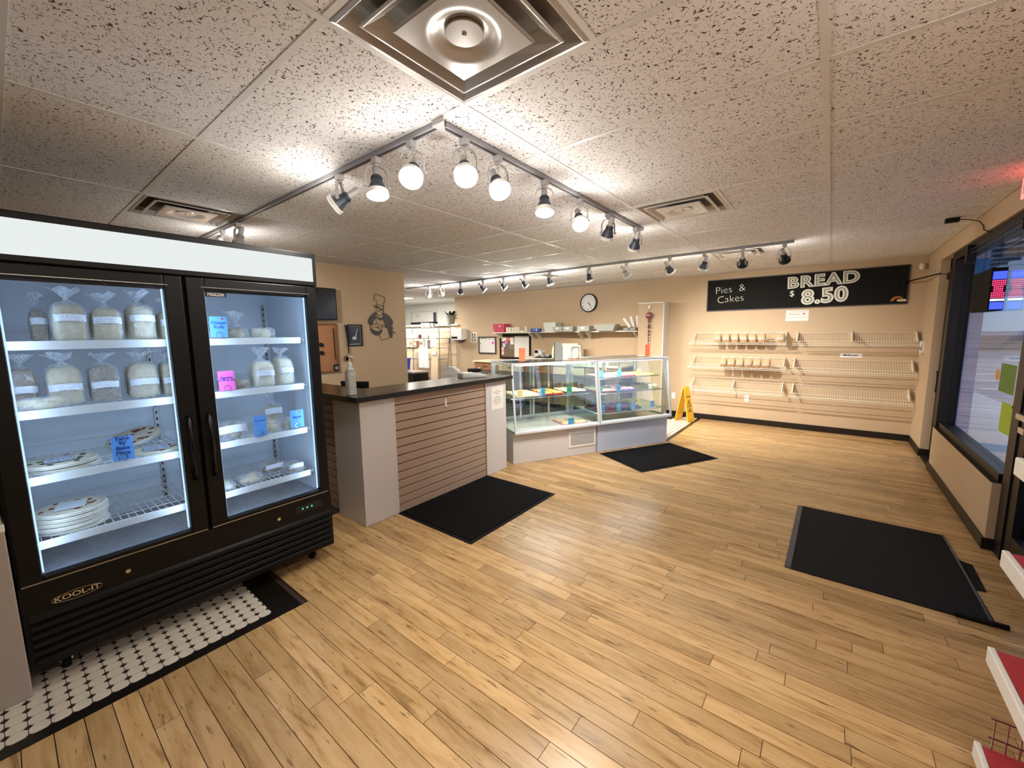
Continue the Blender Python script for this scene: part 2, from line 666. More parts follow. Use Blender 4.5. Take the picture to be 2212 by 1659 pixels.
def print_material():
    """small printed label: white with rows of faint grey text"""
    m = bpy.data.materials.new('printed_label')
    m.use_nodes = True
    nt = m.node_tree
    b = nt.nodes['Principled BSDF']
    b.inputs['Roughness'].default_value = 0.6
    g = nt.nodes.new('ShaderNodeNewGeometry')
    wv = nt.nodes.new('ShaderNodeTexWave')
    wv.bands_direction = 'Z'
    wv.inputs['Scale'].default_value = 62.0
    nt.links.new(g.outputs['Position'], wv.inputs['Vector'])
    n = nt.nodes.new('ShaderNodeTexNoise')
    n.inputs['Scale'].default_value = 190
    nt.links.new(g.outputs['Position'], n.inputs['Vector'])
    mu = nt.nodes.new('ShaderNodeMath')
    mu.operation = 'MULTIPLY'
    nt.links.new(wv.outputs['Fac'], mu.inputs[0])
    nt.links.new(n.outputs['Fac'], mu.inputs[1])
    gt = nt.nodes.new('ShaderNodeMath')
    gt.operation = 'GREATER_THAN'
    gt.inputs[1].default_value = 0.45
    nt.links.new(mu.outputs[0], gt.inputs[0])
    mx = nt.nodes.new('ShaderNodeMix')
    mx.data_type = 'RGBA'
    mx.inputs[6].default_value = lin('f0f0f4') + (1,)
    mx.inputs[7].default_value = lin('8d96b4') + (1,)
    nt.links.new(gt.outputs[0], mx.inputs[0])
    nt.links.new(mx.outputs[2], b.inputs['Base Color'])
    MATS['printed_label'] = m
print_material()

# ---------------------------------------------------------------- the room
def sbox(name, m, *b, parent=None, bevel=0.0):
    o = MB().box(*b).build(name, m, parent, bevel=bevel)
    if parent is None:
        struct(o)
    return o

floor = sbox('floor', 'slat_groove', -11.7, -3.1, -0.06, XR + 0.16, 8.95, -0.012)

def plank_left(y):
    if y < 0.962:
        return -2.345
    if y < 3.68:
        return -3.35
    if y < 5.80:
        return -2.904 + (y - 3.7) * 0.547 - 0.25
    return -1.745
PW = 0.0843
RCAM = cam.matrix_world.inverted()
def seen_size(x, y):
    p = RCAM @ Vector((x, y, 0))
    if p.z > -0.2:
        return 0
    u, v = p.x / -p.z, p.y / -p.z
    return (1.0 / (p.z * p.z)) if abs(u) < 1.35 and abs(v) < 1.02 else 0
planks = []
for k in range(-5, 93):
    y0 = -0.012 + PW * k
    y1 = y0 + PW
    yc = (y0 + y1) / 2
    if yc > YB - 0.01:
        break
    x = plank_left(yc)
    xe = XR + 0.10
    first = True
    while x < xe - 0.02:
        ln = random.uniform(0.25, 1.2) if first else random.uniform(0.75, 1.3)
        first = False
        x2 = min(x + ln, xe)
        if xe - x2 < 0.12:
            x2 = xe
        s = max(seen_size(x + (x2 - x) * t, yc) for t in (0.05, 0.3, 0.5, 0.7, 0.95)) * (x2 - x)
        planks.append((s, x, x2, y0, min(y1, YB)))
        x = x2
planks.sort(key=lambda p: -p[0])
unit = MB().box(0, 0, -0.010, 1, PW - 0.0028, 0.0).mesh('plank', 'plank')
GAP = 0.0022
for s, x, x2, y0, y1 in planks[:300]:
    o = put('plank', unit, floor)
    o.location = (x + GAP / 2, y0, 0)
    o.scale = (x2 - x - GAP, 1, 1)
rest = MB()
for s, x, x2, y0, y1 in planks[300:]:
    rest.box(x + GAP / 2, y0, -0.010, x2 - GAP / 2, y1 - 0.0028, 0.0)
rest.build('plank_field', 'plank', floor)['kind'] = 'stuff'

# octagon tile floor under the freezer and behind the cases
MB().box(-4.6, -0.8, -0.011, -2.345, 0.962, -0.0035).build('tile_bed', 'tile_grout', floor)
MB().box(-5.38, 0.962, -0.011, -3.36, 7.74, -0.0035).box(-3.36, 5.8, -0.011, -1.745, 7.74, -0.0035).box(-3.36, 3.68, -0.011, -2.95, 5.8, -0.0035).build('tile_bed', 'tile_grout', floor)
MB().box(-2.407, -0.8, -0.004, -2.345, 0.962, 0.001).build('tile_border', 'tile_black', floor)
MB().box(-4.0, 0.825, -0.004, -2.407, 0.962, 0.001).build('tile_border', 'tile_black', floor)
MB().box(-1.80, 5.8, -0.004, -1.745, 7.74, 0.001).build('tile_border', 'tile_black', floor)
TP = 0.06
h, c = 0.0288, 0.0150
octo = [(-h + c, -h), (h - c, -h), (h, -h + c), (h, h - c), (h - c, h), (-h + c, h), (-h, h - c), (-h, -h + c)]
tile_me = MB().prism(octo, -0.004, 0.0005).mesh('tile', 'tile_white')
tl = []
for i in range(13):
    for j in range(21):
        x = -2.437 - TP * i
        y = 0.795 - TP * j
        tl.append((x, y))
far_tiles = MB()
for n_, (x, y) in enumerate(tl):
    o = put('tile', tile_me, floor)
    o.location = (x, y, 0)
for i in range(30):
    for j in range(34):
        x, y = -1.83 - TP * i, 7.70 - TP * j
        if x > -2.9 + (y - 3.7) * 0.547 - 1.3:
            far_tiles.prism([(x + a, y + b) for a, b in octo], -0.004, 0.0005)
far_tiles.build('tile_field', 'tile_white', floor)['kind'] = 'stuff'

# ceiling: grid of tees and mineral tiles
ceiling = sbox('ceiling', 'ceiling_back', -11.7, -3.1, CEIL + 0.03, XR + 0.16, 8.95, CEIL + 0.08)
xs = [TX0 + TDX * i for i in range(-9, 2)]
ys = [TY0 + TDY * j for j in range(-6, 14)]
DIFF = [(0, 0), (-3, 0), (0, 4), (0, 8), (-3, 8)]      # grid cells (col, row) that hold a diffuser
XMIN = -11.6
full = MB().box(0.006, 0.006, 0.002, TDX - 0.006, TDY - 0.006, 0.016).mesh('ceiling_tile', 'mineral_tile')
half_me = MB().box(0.006, 0.006, 0.002, TDX / 2 - 0.006, TDY - 0.006, 0.016).mesh('ceiling_tile', 'mineral_tile')
for ci in range(-9, 2):
    for rj in range(-6, 12):
        x, y = TX0 + TDX * ci, TY0 + TDY * rj
        if x < -8.6 and y < 3.3:
            continue
        if x + TDX > XR + 0.02 and x > 0.9:
            continue
        if (ci, rj) in DIFF:
            dx = TDX / 2 if ci == 0 else 0.0
            o = put('ceiling_tile', half_me, ceiling)
            o.location = (x + dx, y, CEIL)
        elif x + TDX > XR:
            o = put('ceiling_tile', full, ceiling)
            o.location = (x, y, CEIL)
            o.scale = ((XR - x) / TDX, 1, 1)
        elif y + TDY > YB:
            o = put('ceiling_tile', full, ceiling)
            o.location = (x, y, CEIL)
            o.scale = (1, (YB - y) / TDY, 1)
        else:
            o = put('ceiling_tile', full, ceiling)
            o.location = (x, y, CEIL)
for x in xs:
    if x < XR:
        MB().box(x - 0.012, -3.0, CEIL - 0.001, x + 0.012, YB, CEIL + 0.006).box(x - 0.002, -3.0, CEIL + 0.006, x + 0.002, YB, CEIL + 0.03).build('main_tee', 'grid_white', ceiling)
for y in ys:
    if y < YB:
        MB().box(XMIN, y - 0.012, CEIL - 0.0003, XR, y + 0.012, CEIL + 0.006).build('cross_tee', 'grid_white', ceiling)
for ci, rj in DIFF:
    x, y = TX0 + TDX * ci + TDX / 2, TY0 + TDY * rj
    MB().box(x - 0.012, y, CEIL - 0.0006, x + 0.012, y + TDY, CEIL + 0.006).build('cross_tee', 'grid_white', ceiling)

struct(MB().box(-11.6, YB - 0.02, CEIL + 0.002, -8.0, 8.80, CEIL + 0.028).build('ceiling_beyond', 'wall_white'))
sbox('wall_back', 'wall_tan', -8.0, YB, 0, XR + 0.16, YB + 0.12, CEIL + 0.03)
sbox('wall_back_half', 'wall_beige', -11.6, YB, 0, -8.0, YB + 0.12, 1.79)
tr = sbox('trim_1', 'white_paint', -11.6, YB - 0.06, 1.79, -7.86, YB + 0.16, 1.83, bevel=0.006)
sbox('wall_beyond', 'wall_white', -11.7, 8.80, 0, -7.9, 8.92, CEIL + 0.03)
sbox('wall_beyond_end', 'wall_white', -8.0, YB + 0.12, 0, -7.88, 8.80, CEIL + 0.03)
sbox('wall_left', 'wall_tan', XL - 0.12, -3.0, 0, XL, 4.13, CEIL + 0.03)
sbox('wall_kitchen', 'wall_white', -11.7, 2.4, 0, -11.6, 8.9, CEIL + 0.03)
sbox('wall_kitchen_end', 'wall_white', -11.6, 2.3, 0, XL - 0.12, 2.4, CEIL + 0.03)
sbox('wall_front', 'wall_tan', XL, -3.1, 0, XR + 0.16, -3.0, CEIL + 0.03)
sbox('wall_right', 'wall_tan', XR, 6.95, 0, XR + 0.09, YB, CEIL + 0.03)
sbox('wall_right_header', 'wall_tan', XR, -3.0, 2.36, XR + 0.16, 6.95, CEIL + 0.03)
sbox('wall_right_low', 'wall_tan', XR, 4.22, 0, XR + 0.10, 6.33, 0.49, bevel=0.004)
sbox('wall_right_near', 'wall_tan', XR, -3.0, 0, XR + 0.16, 2.95, 2.36)

def baseboard(name, *b):
    o = sbox(name, 'dark_brown', *b, bevel=0.006)
    return o
baseboard('baseboard_back', -2.36, YB - 0.016, 0, XR - 0.016, YB, 0.092)
baseboard('baseboard_right', XR - 0.016, 6.94, 0, XR, YB, 0.092)
baseboard('baseboard_right_end', XR, 6.932, 0, XR + 0.09, 6.948, 0.092)
baseboard('baseboard_low', XR - 0.016, 4.205, 0, XR, 6.345, 0.085)
baseboard('baseboard_low_end', XR, 4.204, 0, XR + 0.10, 4.220, 0.085)

# window beside the entrance, dark frame
win = struct(MB().box(XR + 0.02, 4.06, 2.28, XR + 0.14, 6.46, 2.36).box(XR + 0.03, 4.24, 0.49, XR + 0.14, 6.30, 0.555).build('window_1', 'black_satin', bevel=0.004))
MB().box(XR + 0.01, 6.28, 0.49, XR + 0.14, 6.42, 2.28).build('post', 'dark_brown', win, bevel=0.004)
MB().box(XR + 0.04, 4.06, 0.0, XR + 0.14, 4.20, 2.28).build('post', 'black_satin', win, bevel=0.004)
MB().box(XR + 0.085, 4.20, 0.555, XR + 0.091, 6.28, 2.28).build('pane', 'window_pane', win)
MB().prism([(XR - 0.004, 0.49), (XR + 0.12, 0.515), (XR + 0.12, 0.49)], -6.33, -4.22, RX(90)).build('sill', 'black_satin', win)

# side door in the recess
d1 = struct(MB().box(XR + 0.08, 6.86, 0.0, XR + 0.13, 6.95, 2.36).box(XR + 0.08, 6.42, 0.0, XR + 0.13, 6.50, 2.36).box(XR + 0.08, 6.42, 2.26, XR + 0.13, 6.95, 2.36).build('door_1', 'black_satin', bevel=0.003))
MB().box(XR + 0.09, 6.50, 2.02, XR + 0.12, 6.86, 2.10).build('rail', 'black_satin', d1)
MB().box(XR + 0.09, 6.50, 0.0, XR + 0.12, 6.86, 0.16).build('rail', 'black_satin', d1)
MB().box(XR + 0.102, 6.50, 0.16, XR + 0.108, 6.86, 2.26).build('pane', 'window_pane', d1)
MB().tube([(XR + 0.09, 6.62, 0.84), (XR + 0.03, 6.62, 0.84), (XR + 0.03, 6.62, 1.08), (XR + 0.09, 6.62, 1.08)], 0.012, 8).build('pull_handle', 'black_gloss', d1)
MB().box(XR + 0.04, 6.56, 2.12, XR + 0.09, 6.82, 2.19).build('closer', 'black_satin', d1, bevel=0.004)
MB().box(XR, 6.34, 0.0, XR + 0.13, 6.95, 0.018).build('threshold', 'dark_brown', d1)

# main entrance door at the right edge
d2 = struct(MB().box(XR + 0.05, 3.94, 0.0, XR + 0.13, 4.06, 2.36).box(XR + 0.05, 2.95, 0.0, XR + 0.13, 3.05, 2.36).box(XR + 0.05, 3.05, 2.22, XR + 0.13, 3.94, 2.36).box(XR + 0.05, 3.05, 0.0, XR + 0.13, 3.94, 0.22).build('door_2', 'black_satin', bevel=0.003))
MB().box(XR + 0.088, 3.05, 0.22, XR + 0.094, 3.94, 2.22).build('pane', 'window_pane', d2)
MB().box(XR + 0.0, 3.12, 0.99, XR + 0.03, 3.97, 1.03).build('push_bar', 'steel', d2, bevel=0.006)
MB().box(XR + 0.02, 3.88, 0.90, XR + 0.05, 3.98, 0.94).build('latch', 'chrome', d2, bevel=0.004)

# outside
def thing_box(name, label, cat, m, *b):
    return tag(MB().box(*b).build(name, m), label, cat)
struct(MB().box(XR + 0.17, -30, -0.22, 60, 90, -0.12).build('ground', 'asphalt'))
struct(MB().box(XR + 0.15, -6, -0.12, 3.0, 40, -0.05).build('pavement', 'siding'))
pl = MB()
lines = thing('parking_lines', 'pale painted parking lines on the grey road outside', 'road marking')
for k in range(9):
    y = 6.0 + k * 2.7
    MB().box(3.4, y, -0.12, 9.0, y + 0.12, -0.117).build('line', 'road_paint', lines)
bld = thing('building', 'pale grey sided building across the road outside', 'building', (8, 46, -0.12))
MB().box(-7, 0, 0, 40, 8, 1.1).build('plinth', 'siding_dark', bld)
wallm = MB()
for k in range(14):
    z = 1.1 + k * 0.42
    wallm.box(-7, 0.03 * (k % 2), z, 40, 8, z + 0.40)
MB().box(-7, 0.05, 1.1, 40, 7.9, 7.0).build('wall', 'siding', bld)
for k in range(14):
    z = 1.1 + k * 0.42
    MB().box(-7, 0, z, 40, 0.06, z + 0.38).build('siding_board', 'siding', bld)
MB().box(-1.5, -0.05, 1.4, 4.5, 0.02, 3.9).build('garage_door', 'door_ice', bld)
MB().box(9, -0.05, 1.4, 14, 0.02, 3.9).build('garage_door', 'door_ice', bld)
MB().box(-7.2, -0.4, 7.0, 40.2, 8.2, 7.3).build('roof', 'siding_dark', bld)
can = thing('canopy', 'blue grey ribbed canopy over the pavement outside the window', 'canopy', (XR + 0.17, 0, 2.62))
MB().box(0, -4, 0.02, 1.1, 16, 0.12).build('deck', 'soffit', can)
for k in range(34):
    MB().box(0, -3.9 + k * 0.6, -0.02, 1.1, -3.84 + k * 0.6, 0.02).build('rib', 'siding_dark', can)
tag(MB().box(XR + 0.152, 6.25, -0.10, XR + 0.25, 6.40, 2.60).build('blue_post', 'blue_frame'), 'blue painted post outside the window by the side door', 'post')
tag(MB().box(XR + 0.155, 3.55, -0.10, XR + 0.30, 3.85, 2.62).build('blue_post', 'blue_frame'), 'blue painted post outside the main entrance door', 'post')

def car(loc, rz):
    t = thing('parked_car', 'pale car parked outside, mirrored in the display case glass', 'car', loc, rz)
    body = [(-2.15, 0.35), (-2.2, 0.6), (-2.1, 0.85), (-1.2, 0.95), (1.1, 0.98), (2.0, 0.82), (2.2, 0.6), (2.15, 0.35)]
    cab = [(-1.75, 0.92), (-1.15, 1.40), (0.35, 1.44), (1.25, 0.95)]
    MB().prism(body, -0.85, 0.85, RX(90)).build('body', 'car_white', t, bevel=0.06)
    MB().prism(cab, -0.74, 0.74, RX(90)).build('cabin', 'car_white', t, bevel=0.05)
    for sy in (-1, 1):
        MB().prism([(-1.5, 0.98), (-1.08, 1.34), (-0.42, 1.36), (-0.42, 0.98)], -0.755, -0.735, RX(90) @ T(0, 0, 0) if sy > 0 else RX(90) @ T(0, 0, 1.49)).build('window', 'car_glass', t)
        MB().prism([(-0.34, 0.98), (-0.34, 1.36), (0.30, 1.37), (0.98, 0.98)], -0.755, -0.735, RX(90) if sy > 0 else RX(90) @ T(0, 0, 1.49)).build('window', 'car_glass', t)
        for x in (-1.35, 1.35):
            MB().lathe([(0.0, -0.1), (0.31, -0.1), (0.33, 0), (0.31, 0.1), (0.0, 0.1)], 24, T(x, sy * 0.78, 0.33) @ RX(90)).build('wheel', 'tyre', t, smooth=False)
    return t
car((5.2, 4.3, -0.12), 78)

# ---------------------------------------------------------------- ceiling diffusers
def diffuser(ci, rj, m, label):
    x0 = TX0 + TDX * ci + (0 if ci == 0 else TDX / 2)
    # the cell half that holds it: the left half in column 0, the right half further left
    cx, cy = x0 + TDX / 4, TY0 + TDY * rj + TDY / 2
    if ci != 0:
        cx = TX0 + TDX * ci + TDX * 0.75
    t = thing('ceiling_diffuser', label, 'vent', (cx, cy, CEIL), 0, 'square ceiling air diffusers')
    def ring(a, za, b, zb, name, thick=0.004):
        q = MB()
        pts = lambda s, z: [(-s, -s, z), (s, -s, z), (s, s, z), (-s, s, z)]
        vs = pts(a, za) + pts(b, zb) + pts(a, za + thick) + pts(b, zb + thick)
        fs = [(i, (i + 1) % 4, 4 + (i + 1) % 4, 4 + i) for i in range(4)] + [(8 + i, 12 + i, 12 + (i + 1) % 4, 8 + (i + 1) % 4) for i in range(4)]
        fs += [(4 + i, 4 + (i + 1) % 4, 12 + (i + 1) % 4, 12 + i) for i in range(4)] + [(i, 8 + i, 8 + (i + 1) % 4, (i + 1) % 4) for i in range(4)]
        q.add(vs, fs)
        return q.build(name, m, t, bevel=0.002)
    ring(0.292, -0.002, 0.276, -0.005, 'frame')
    ring(0.276, -0.005, 0.215, 0.070, 'cone')
    ring(0.232, -0.010, 0.222, -0.012, 'lip')
    ring(0.222, -0.012, 0.150, 0.050, 'cone')
    ring(0.163, -0.016, 0.155, -0.020, 'lip')
    q = MB()
    def plate(u, v):
        x, y = (u - 0.5) * 0.31, (v - 0.5) * 0.31
        r = math.hypot(x, y)
        k = max(0.0, min(1.0, (0.125 - r) / 0.06))
        return (x, y, -0.020 + 0.020 * k * k * (3 - 2 * k))
    q.grid(plate, 30, 30)
    q.build('centre_plate', m, t, smooth=True)
    MB().lathe([(0.0, -0.010), (0.060, -0.010), (0.062, -0.008), (0.060, -0.002), (0.0, -0.002)], 32).build('centre_disc', m, t)
    MB().lathe([(0.0, -0.015), (0.007, -0.014), (0.008, -0.010)], 12).build('screw', 'chrome', t, smooth=True)
    MB().box(-0.27, -0.27, 0.085, 0.27, 0.27, 0.09).build('duct', 'vent_hole', t)
diffuser(0, 0, 'vent_metal', 'large square metal ceiling diffuser nearest the camera')
diffuser(-3, 0, 'vent_metal', 'square ceiling diffuser above the black freezer')
diffuser(0, 4, 'vent_white', 'square ceiling diffuser right of the track light corner run')
diffuser(0, 8, 'vent_white', 'square ceiling diffuser above the chalkboard end of the room')
diffuser(-3, 8, 'vent_white', 'small far ceiling diffuser above the wall clock')

# ---------------------------------------------------------------- track lights
ZT = CEIL - 0.001
def rail(name, label, runs, joint=None):
    (xa, ya), _ = runs[0]
    t = thing(name, label, 'light track', (xa, ya, ZT))
    for (x0, y0), (x1, y1) in runs:
        q, sl = MB(), MB()
        a = 0.018
        if abs(x1 - x0) > abs(y1 - y0):
            q.box(min(x0, x1) - xa, -a + y0 - ya, -0.022, max(x0, x1) - xa, a + y0 - ya, 0)
            sl.box(min(x0, x1) - xa, -0.006 + y0 - ya, -0.0235, max(x0, x1) - xa, 0.006 + y0 - ya, -0.0215)
        else:
            q.box(-a + x0 - xa, min(y0, y1) - ya, -0.022, a + x0 - xa, max(y0, y1) - ya, 0)
            sl.box(-0.006 + x0 - xa, min(y0, y1) - ya, -0.0235, 0.006 + x0 - xa, max(y0, y1) - ya, -0.0215)
        q.build('rail', 'rail_grey', t, bevel=0.002)
        sl.build('slot', 'rail_slot', t)
    if joint:
        MB().prism([(-0.03, -0.03), (0.05, -0.03), (-0.03, 0.06)][::1], -0.026, 0.0, T(joint[0] - xa, joint[1] - ya, 0) @ RZ(0)).build('corner_joint', 'lamp_grey', t, bevel=0.003)
    return t
rail('light_track', 'angled grey light track in front of the large diffuser', [((-1.46, 1.36), (-4.95, 1.36)), ((-1.46, 1.378), (-1.46, 3.86))], (-1.46, 1.36))
rail('light_track', 'long straight grey light track in front of the back wall', [((-7.05, 5.46), (-0.38, 5.46))])

def yoke_mesh():
    q = MB()
    w, zt, zb = 0.058, -0.066, -0.170
    pts = [(-w, 0, zb), (-w, 0, zt - 0.045), (-w * 0.75, 0, zt - 0.014), (-w * 0.3, 0, zt), (w * 0.3, 0, zt), (w * 0.75, 0, zt - 0.014), (w, 0, zt - 0.045), (w, 0, zb)]
    for a, b in zip(pts[:-1], pts[1:]):
        a, b = Vector(a), Vector(b)
        d = (b - a)
        n = Vector((-d.z, 0, d.x)).normalized() * 0.0016
        vs = [a + n + Vector((0, 0.009, 0)), b + n + Vector((0, 0.009, 0)), b - n + Vector((0, 0.009, 0)), a - n + Vector((0, 0.009, 0))]
        vs += [v - Vector((0, 0.018, 0)) for v in vs]
        q.add(vs, [(0, 1, 2, 3), (7, 6, 5, 4), (0, 4, 5, 1), (1, 5, 6, 2), (2, 6, 7, 3), (3, 7, 4, 0)])
    q.lathe([(0.008, 0), (0.008, 0.012)], 10, T(w, 0, zb) @ RY(90)).lathe([(0.008, 0), (0.008, 0.012)], 10, T(-w - 0.012, 0, zb) @ RY(90))
    return q
YOKE = yoke_mesh()
ADAPT = MB().box(-0.02, -0.017, -0.054, 0.02, 0.017, -0.024).lathe([(0.010, -0.068), (0.010, -0.05)], 10)
# lamp points along local -z; origin at the pivot
SOCKET = MB().lathe([(0.0, 0.125), (0.017, 0.125), (0.019, 0.115), (0.019, 0.06), (0.026, 0.05)], 16)
BULB = MB().lathe([(0.024, 0.058), (0.027, 0.035), (0.041, 0.0), (0.052, -0.03)], 24)
for k in range(24):
    a = k * 15
    BULB.box(0.018, -0.0015, -0.0, 0.030, 0.0015, 0.050, RZ(a))
BEZEL = MB().lathe([(0.054, -0.028), (0.058, -0.028), (0.058, -0.052), (0.050, -0.054), (0.050, -0.045), (0.054, -0.028)], 24)
LENS = MB().lathe([(0.0, -0.050), (0.030, -0.049), (0.050, -0.046), (0.050, -0.044)], 24)
CORD = MB().tube([(0.0, 0.012, -0.06), (0.012, 0.020, -0.10), (0.0, 0.028, -0.13), (0.0, 0.016, -0.16)], 0.003, 6)
HEAD = {}
for k, (gm, bm) in {'grey': ('lamp_grey', 'lamp_dark'), 'white': ('white_plastic', 'lamp_grey'), 'black': ('lamp_grey', 'lamp_black')}.items():
    HEAD[k] = [('adapter', ADAPT.mesh('adapter', gm), 0), ('yoke', YOKE.mesh('yoke', gm), 1), ('socket', SOCKET.mesh('socket', gm, True), 2),
               ('bulb', BULB.mesh('bulb', bm), 2), ('bezel', BEZEL.mesh('bezel', 'white_plastic' if k != 'black' else 'lamp_black'), 2), ('lens', LENS.mesh('lens', 'lamp_on', True), 2), ('cord', CORD.mesh('cord', gm), 1)]
def head(x, y, d, label, kind='grey', watt=1.0, group='track light heads', size=115, spill=1.0):
    t = thing('track_light', label, 'lamp', (x, y, ZT), 0, group)
    d = Vector(d).normalized()
    az = math.degrees(math.atan2(d.x, -d.y)) if math.hypot(d.x, d.y) > 1e-3 else 0
    z = -d
    xax = Vector((math.cos(R(az)), math.sin(R(az)), 0))
    yax = z.cross(xax)
    LM = T(0, 0, -0.170) @ Matrix((xax, yax, z)).transposed().to_4x4()
    for name, me, mode in HEAD[kind]:
        put(name, me, t, (RZ(az) if mode == 1 else LM if mode == 2 else None))
    if watt:
        ld = bpy.data.lights.new('spot', 'SPOT')
        ld.energy = LAMP_W * watt
        ld.color = WARM
        ld.spot_size = R(size)
        ld.spot_blend = 0.9
        ld.shadow_soft_size = 0.03
        lo = bpy.data.objects.new('lamp_light', ld)
        COL.objects.link(lo)
        lo.parent = t
        lo.matrix_local = LM @ T(0, 0, -0.058)
        sp = bpy.data.lights.new('spill', 'POINT')      # light that the open bulb sheds to the sides
        sp.energy = LAMP_W * SPILL * spill
        sp.color = WARM
        sp.shadow_soft_size = 0.04
        so = bpy.data.objects.new('lamp_spill', sp)
        COL.objects.link(so)
        so.parent = t
        so.matrix_local = LM @ T(0, 0, -0.10)
    return t
LA = [(-4.30, (-0.75, 0.45, -0.5), 'grey', 'track light head furthest left, half hidden behind the freezer top'),
      (-3.95, (-0.2, -0.2, -0.95), 'white', 'white track light head just above the freezer header'),
      (-2.34, (-0.62, -0.58, -0.53), 'grey', 'track light head turned to shine left, left of the track corner'),
      (-1.97, (0.20, -0.10, -0.97), 'grey', 'dark-backed track light head pointing straight down, left of the corner'),
      (-1.675, (0.42, -0.52, -0.74), 'grey', 'glaring track light head just left of the track corner')]
for (x, d, k, lb), wt_ in zip(LA, (1.2, 0.7, 0.45, 0.5, 0.2)):
    head(x, 1.36, d, lb, k, wt_ * 1.1, size=95, spill=0.6 if x > -2 else 1.0)
LB = [(1.51, (0.50, -0.42, -0.76), 'grey', 'glaring track light head just past the track corner'),
      (1.76, (0.55, -0.30, -0.78), 'grey', 'glaring track light head, second past the track corner'),
      (2.21, (0.16, -0.22, -0.96), 'grey', 'lit track light head, third past the track corner'),
      (2.66, (0.45, -0.50, -0.74), 'grey', 'lit track light head facing the room, fourth past the corner'),
      (3.13, (-0.45, 0.30, -0.84), 'grey', 'track light head turned away, second from the short run end'),
      (3.70, (-0.42, 0.45, -0.78), 'grey', 'track light head turned away at the end of the short run')]
for (y, d, k, lb), wt_ in zip(LB, (0.2, 0.3, 0.85, 0.55, 1.4, 1.3)):
    head(-1.46, y, d, lb, k, wt_ * 1.25, size=88, spill=0.6 if y < 2 else 1.0)
LC = [(-6.36, (-0.6, 0.3, -0.74), 'white'), (-6.0, (-0.3, 0.6, -0.74), 'white'), (-5.47, (-0.5, 0.5, -0.7), 'grey'), (-4.91, (0.45, 0.5, -0.74), 'grey'), (-4.44, (0.45, 0.5, -0.74), 'grey'),
      (-4.0, (0.35, 0.55, -0.75), 'grey'), (-3.51, (0.25, 0.2, -0.94), 'grey'), (-2.83, (0.15, 0.25, -0.95), 'grey'), (-2.27, (0.35, 0.55, -0.75), 'white'),
      (-1.69, (0.22, 0.70, -0.62), 'grey'), (-1.28, (-0.30, 0.32, -0.9), 'grey'), (-0.865, (-0.12, 0.80, -0.58), 'black'), (-0.463, (0.10, 0.80, -0.58), 'black')]
LCW = (0.8, 0.8, 1.2, 1.5, 1.6, 1.9, 2.0, 2.0, 1.0, 4.6, 0.15, 0.3, 0.4)
for k, (x, d, kd) in enumerate(LC):
    head(x, 5.46, d, ('%s track light head from the left on the long back track' % ORD[k]) if k < 11 else ('black round track light head by the chalkboard, %s' % ('left of the last one' if k == 11 else 'last on the long track')), kd, LCW[k], size=100, spill=2.0 if k < 7 else 0.45)

# a third run beside the display rack, out of frame: it shows only as light in the room and glints in the freezer glass
rail('light_track', 'grey light track above the red display rack', [((0.45, -1.6), (0.45, 1.30))])
for k, (y, d) in enumerate([(-1.4, (-0.75, -0.1, -0.65)), (-0.8, (-0.70, 0.25, -0.66)), (-0.2, (-0.72, 0.2, -0.66)), (0.5, (-0.6, 0.5, -0.6)), (1.1, (-0.45, 0.7, -0.55))]):
    head(0.45, y, d, '%s track light head from the back above the red display rack' % ORD[k], 'grey', 0.06)

# ---------------------------------------------------------------- freezer
def bw(q, name, m, parent, root=None, **k):
    """part given in world coordinates, below a thing that is not rotated"""
    r = root or parent
    L = r.location
    q.v = [(x - L[0], y - L[1], z - L[2]) for x, y, z in q.v]
    return q.build(name, m, parent, **k)

FX = -2.68
fz = thing('freezer', 'tall black two-door glass freezer with a lit white header', 'freezer', (-3.05, 0.652, 0))
cabm = MB()
cabm.box(-3.42, -0.048, 0.10, -2.70, -0.008, 2.095).box(-3.42, 1.312, 0.10, -2.70, 1.352, 2.095)
cabm.box(-3.42, -0.008, 0.10, -3.385, 1.312, 2.095).box(-3.385, -0.008, 1.885, -2.70, 1.312, 2.095).box(-3.385, -0.008, 0.10, -2.70, 1.312, 0.48)
bw(cabm, 'cabinet', 'black_satin', fz, bevel=0.004)
lin_ = MB()
lin_.box(-3.385, -0.008, 0.49, -3.375, 1.312, 1.885).box(-3.375, -0.008, 0.49, -2.76, 0.0, 1.885).box(-3.375, 1.304, 0.49, -2.76, 1.312, 1.885).box(-3.375, 0.0, 1.872, -2.76, 1.304, 1.885)
bw(lin_, 'liner', 'freezer_white', fz)
bw(MB().box(-3.385, -0.008, 0.48, -2.74, 1.312, 0.492), 'freezer_floor', 'freezer_floor', fz)
bw(MB().box(-2.76, 0.632, 0.49, -2.722, 0.672, 1.885), 'mullion', 'black_satin', fz)
# header
hd = bw(MB().box(-2.70, -0.048, 1.888, -2.676, 1.352, 2.095), 'header', 'black_satin', fz, bevel=0.006)
bw(MB().box(-2.678, -0.022, 1.915, -2.670, 1.328, 2.062), 'light_panel', 'sign_light', hd, root=fz, bevel=0.004)
hd.children[0].matrix_parent_inverse = Matrix()
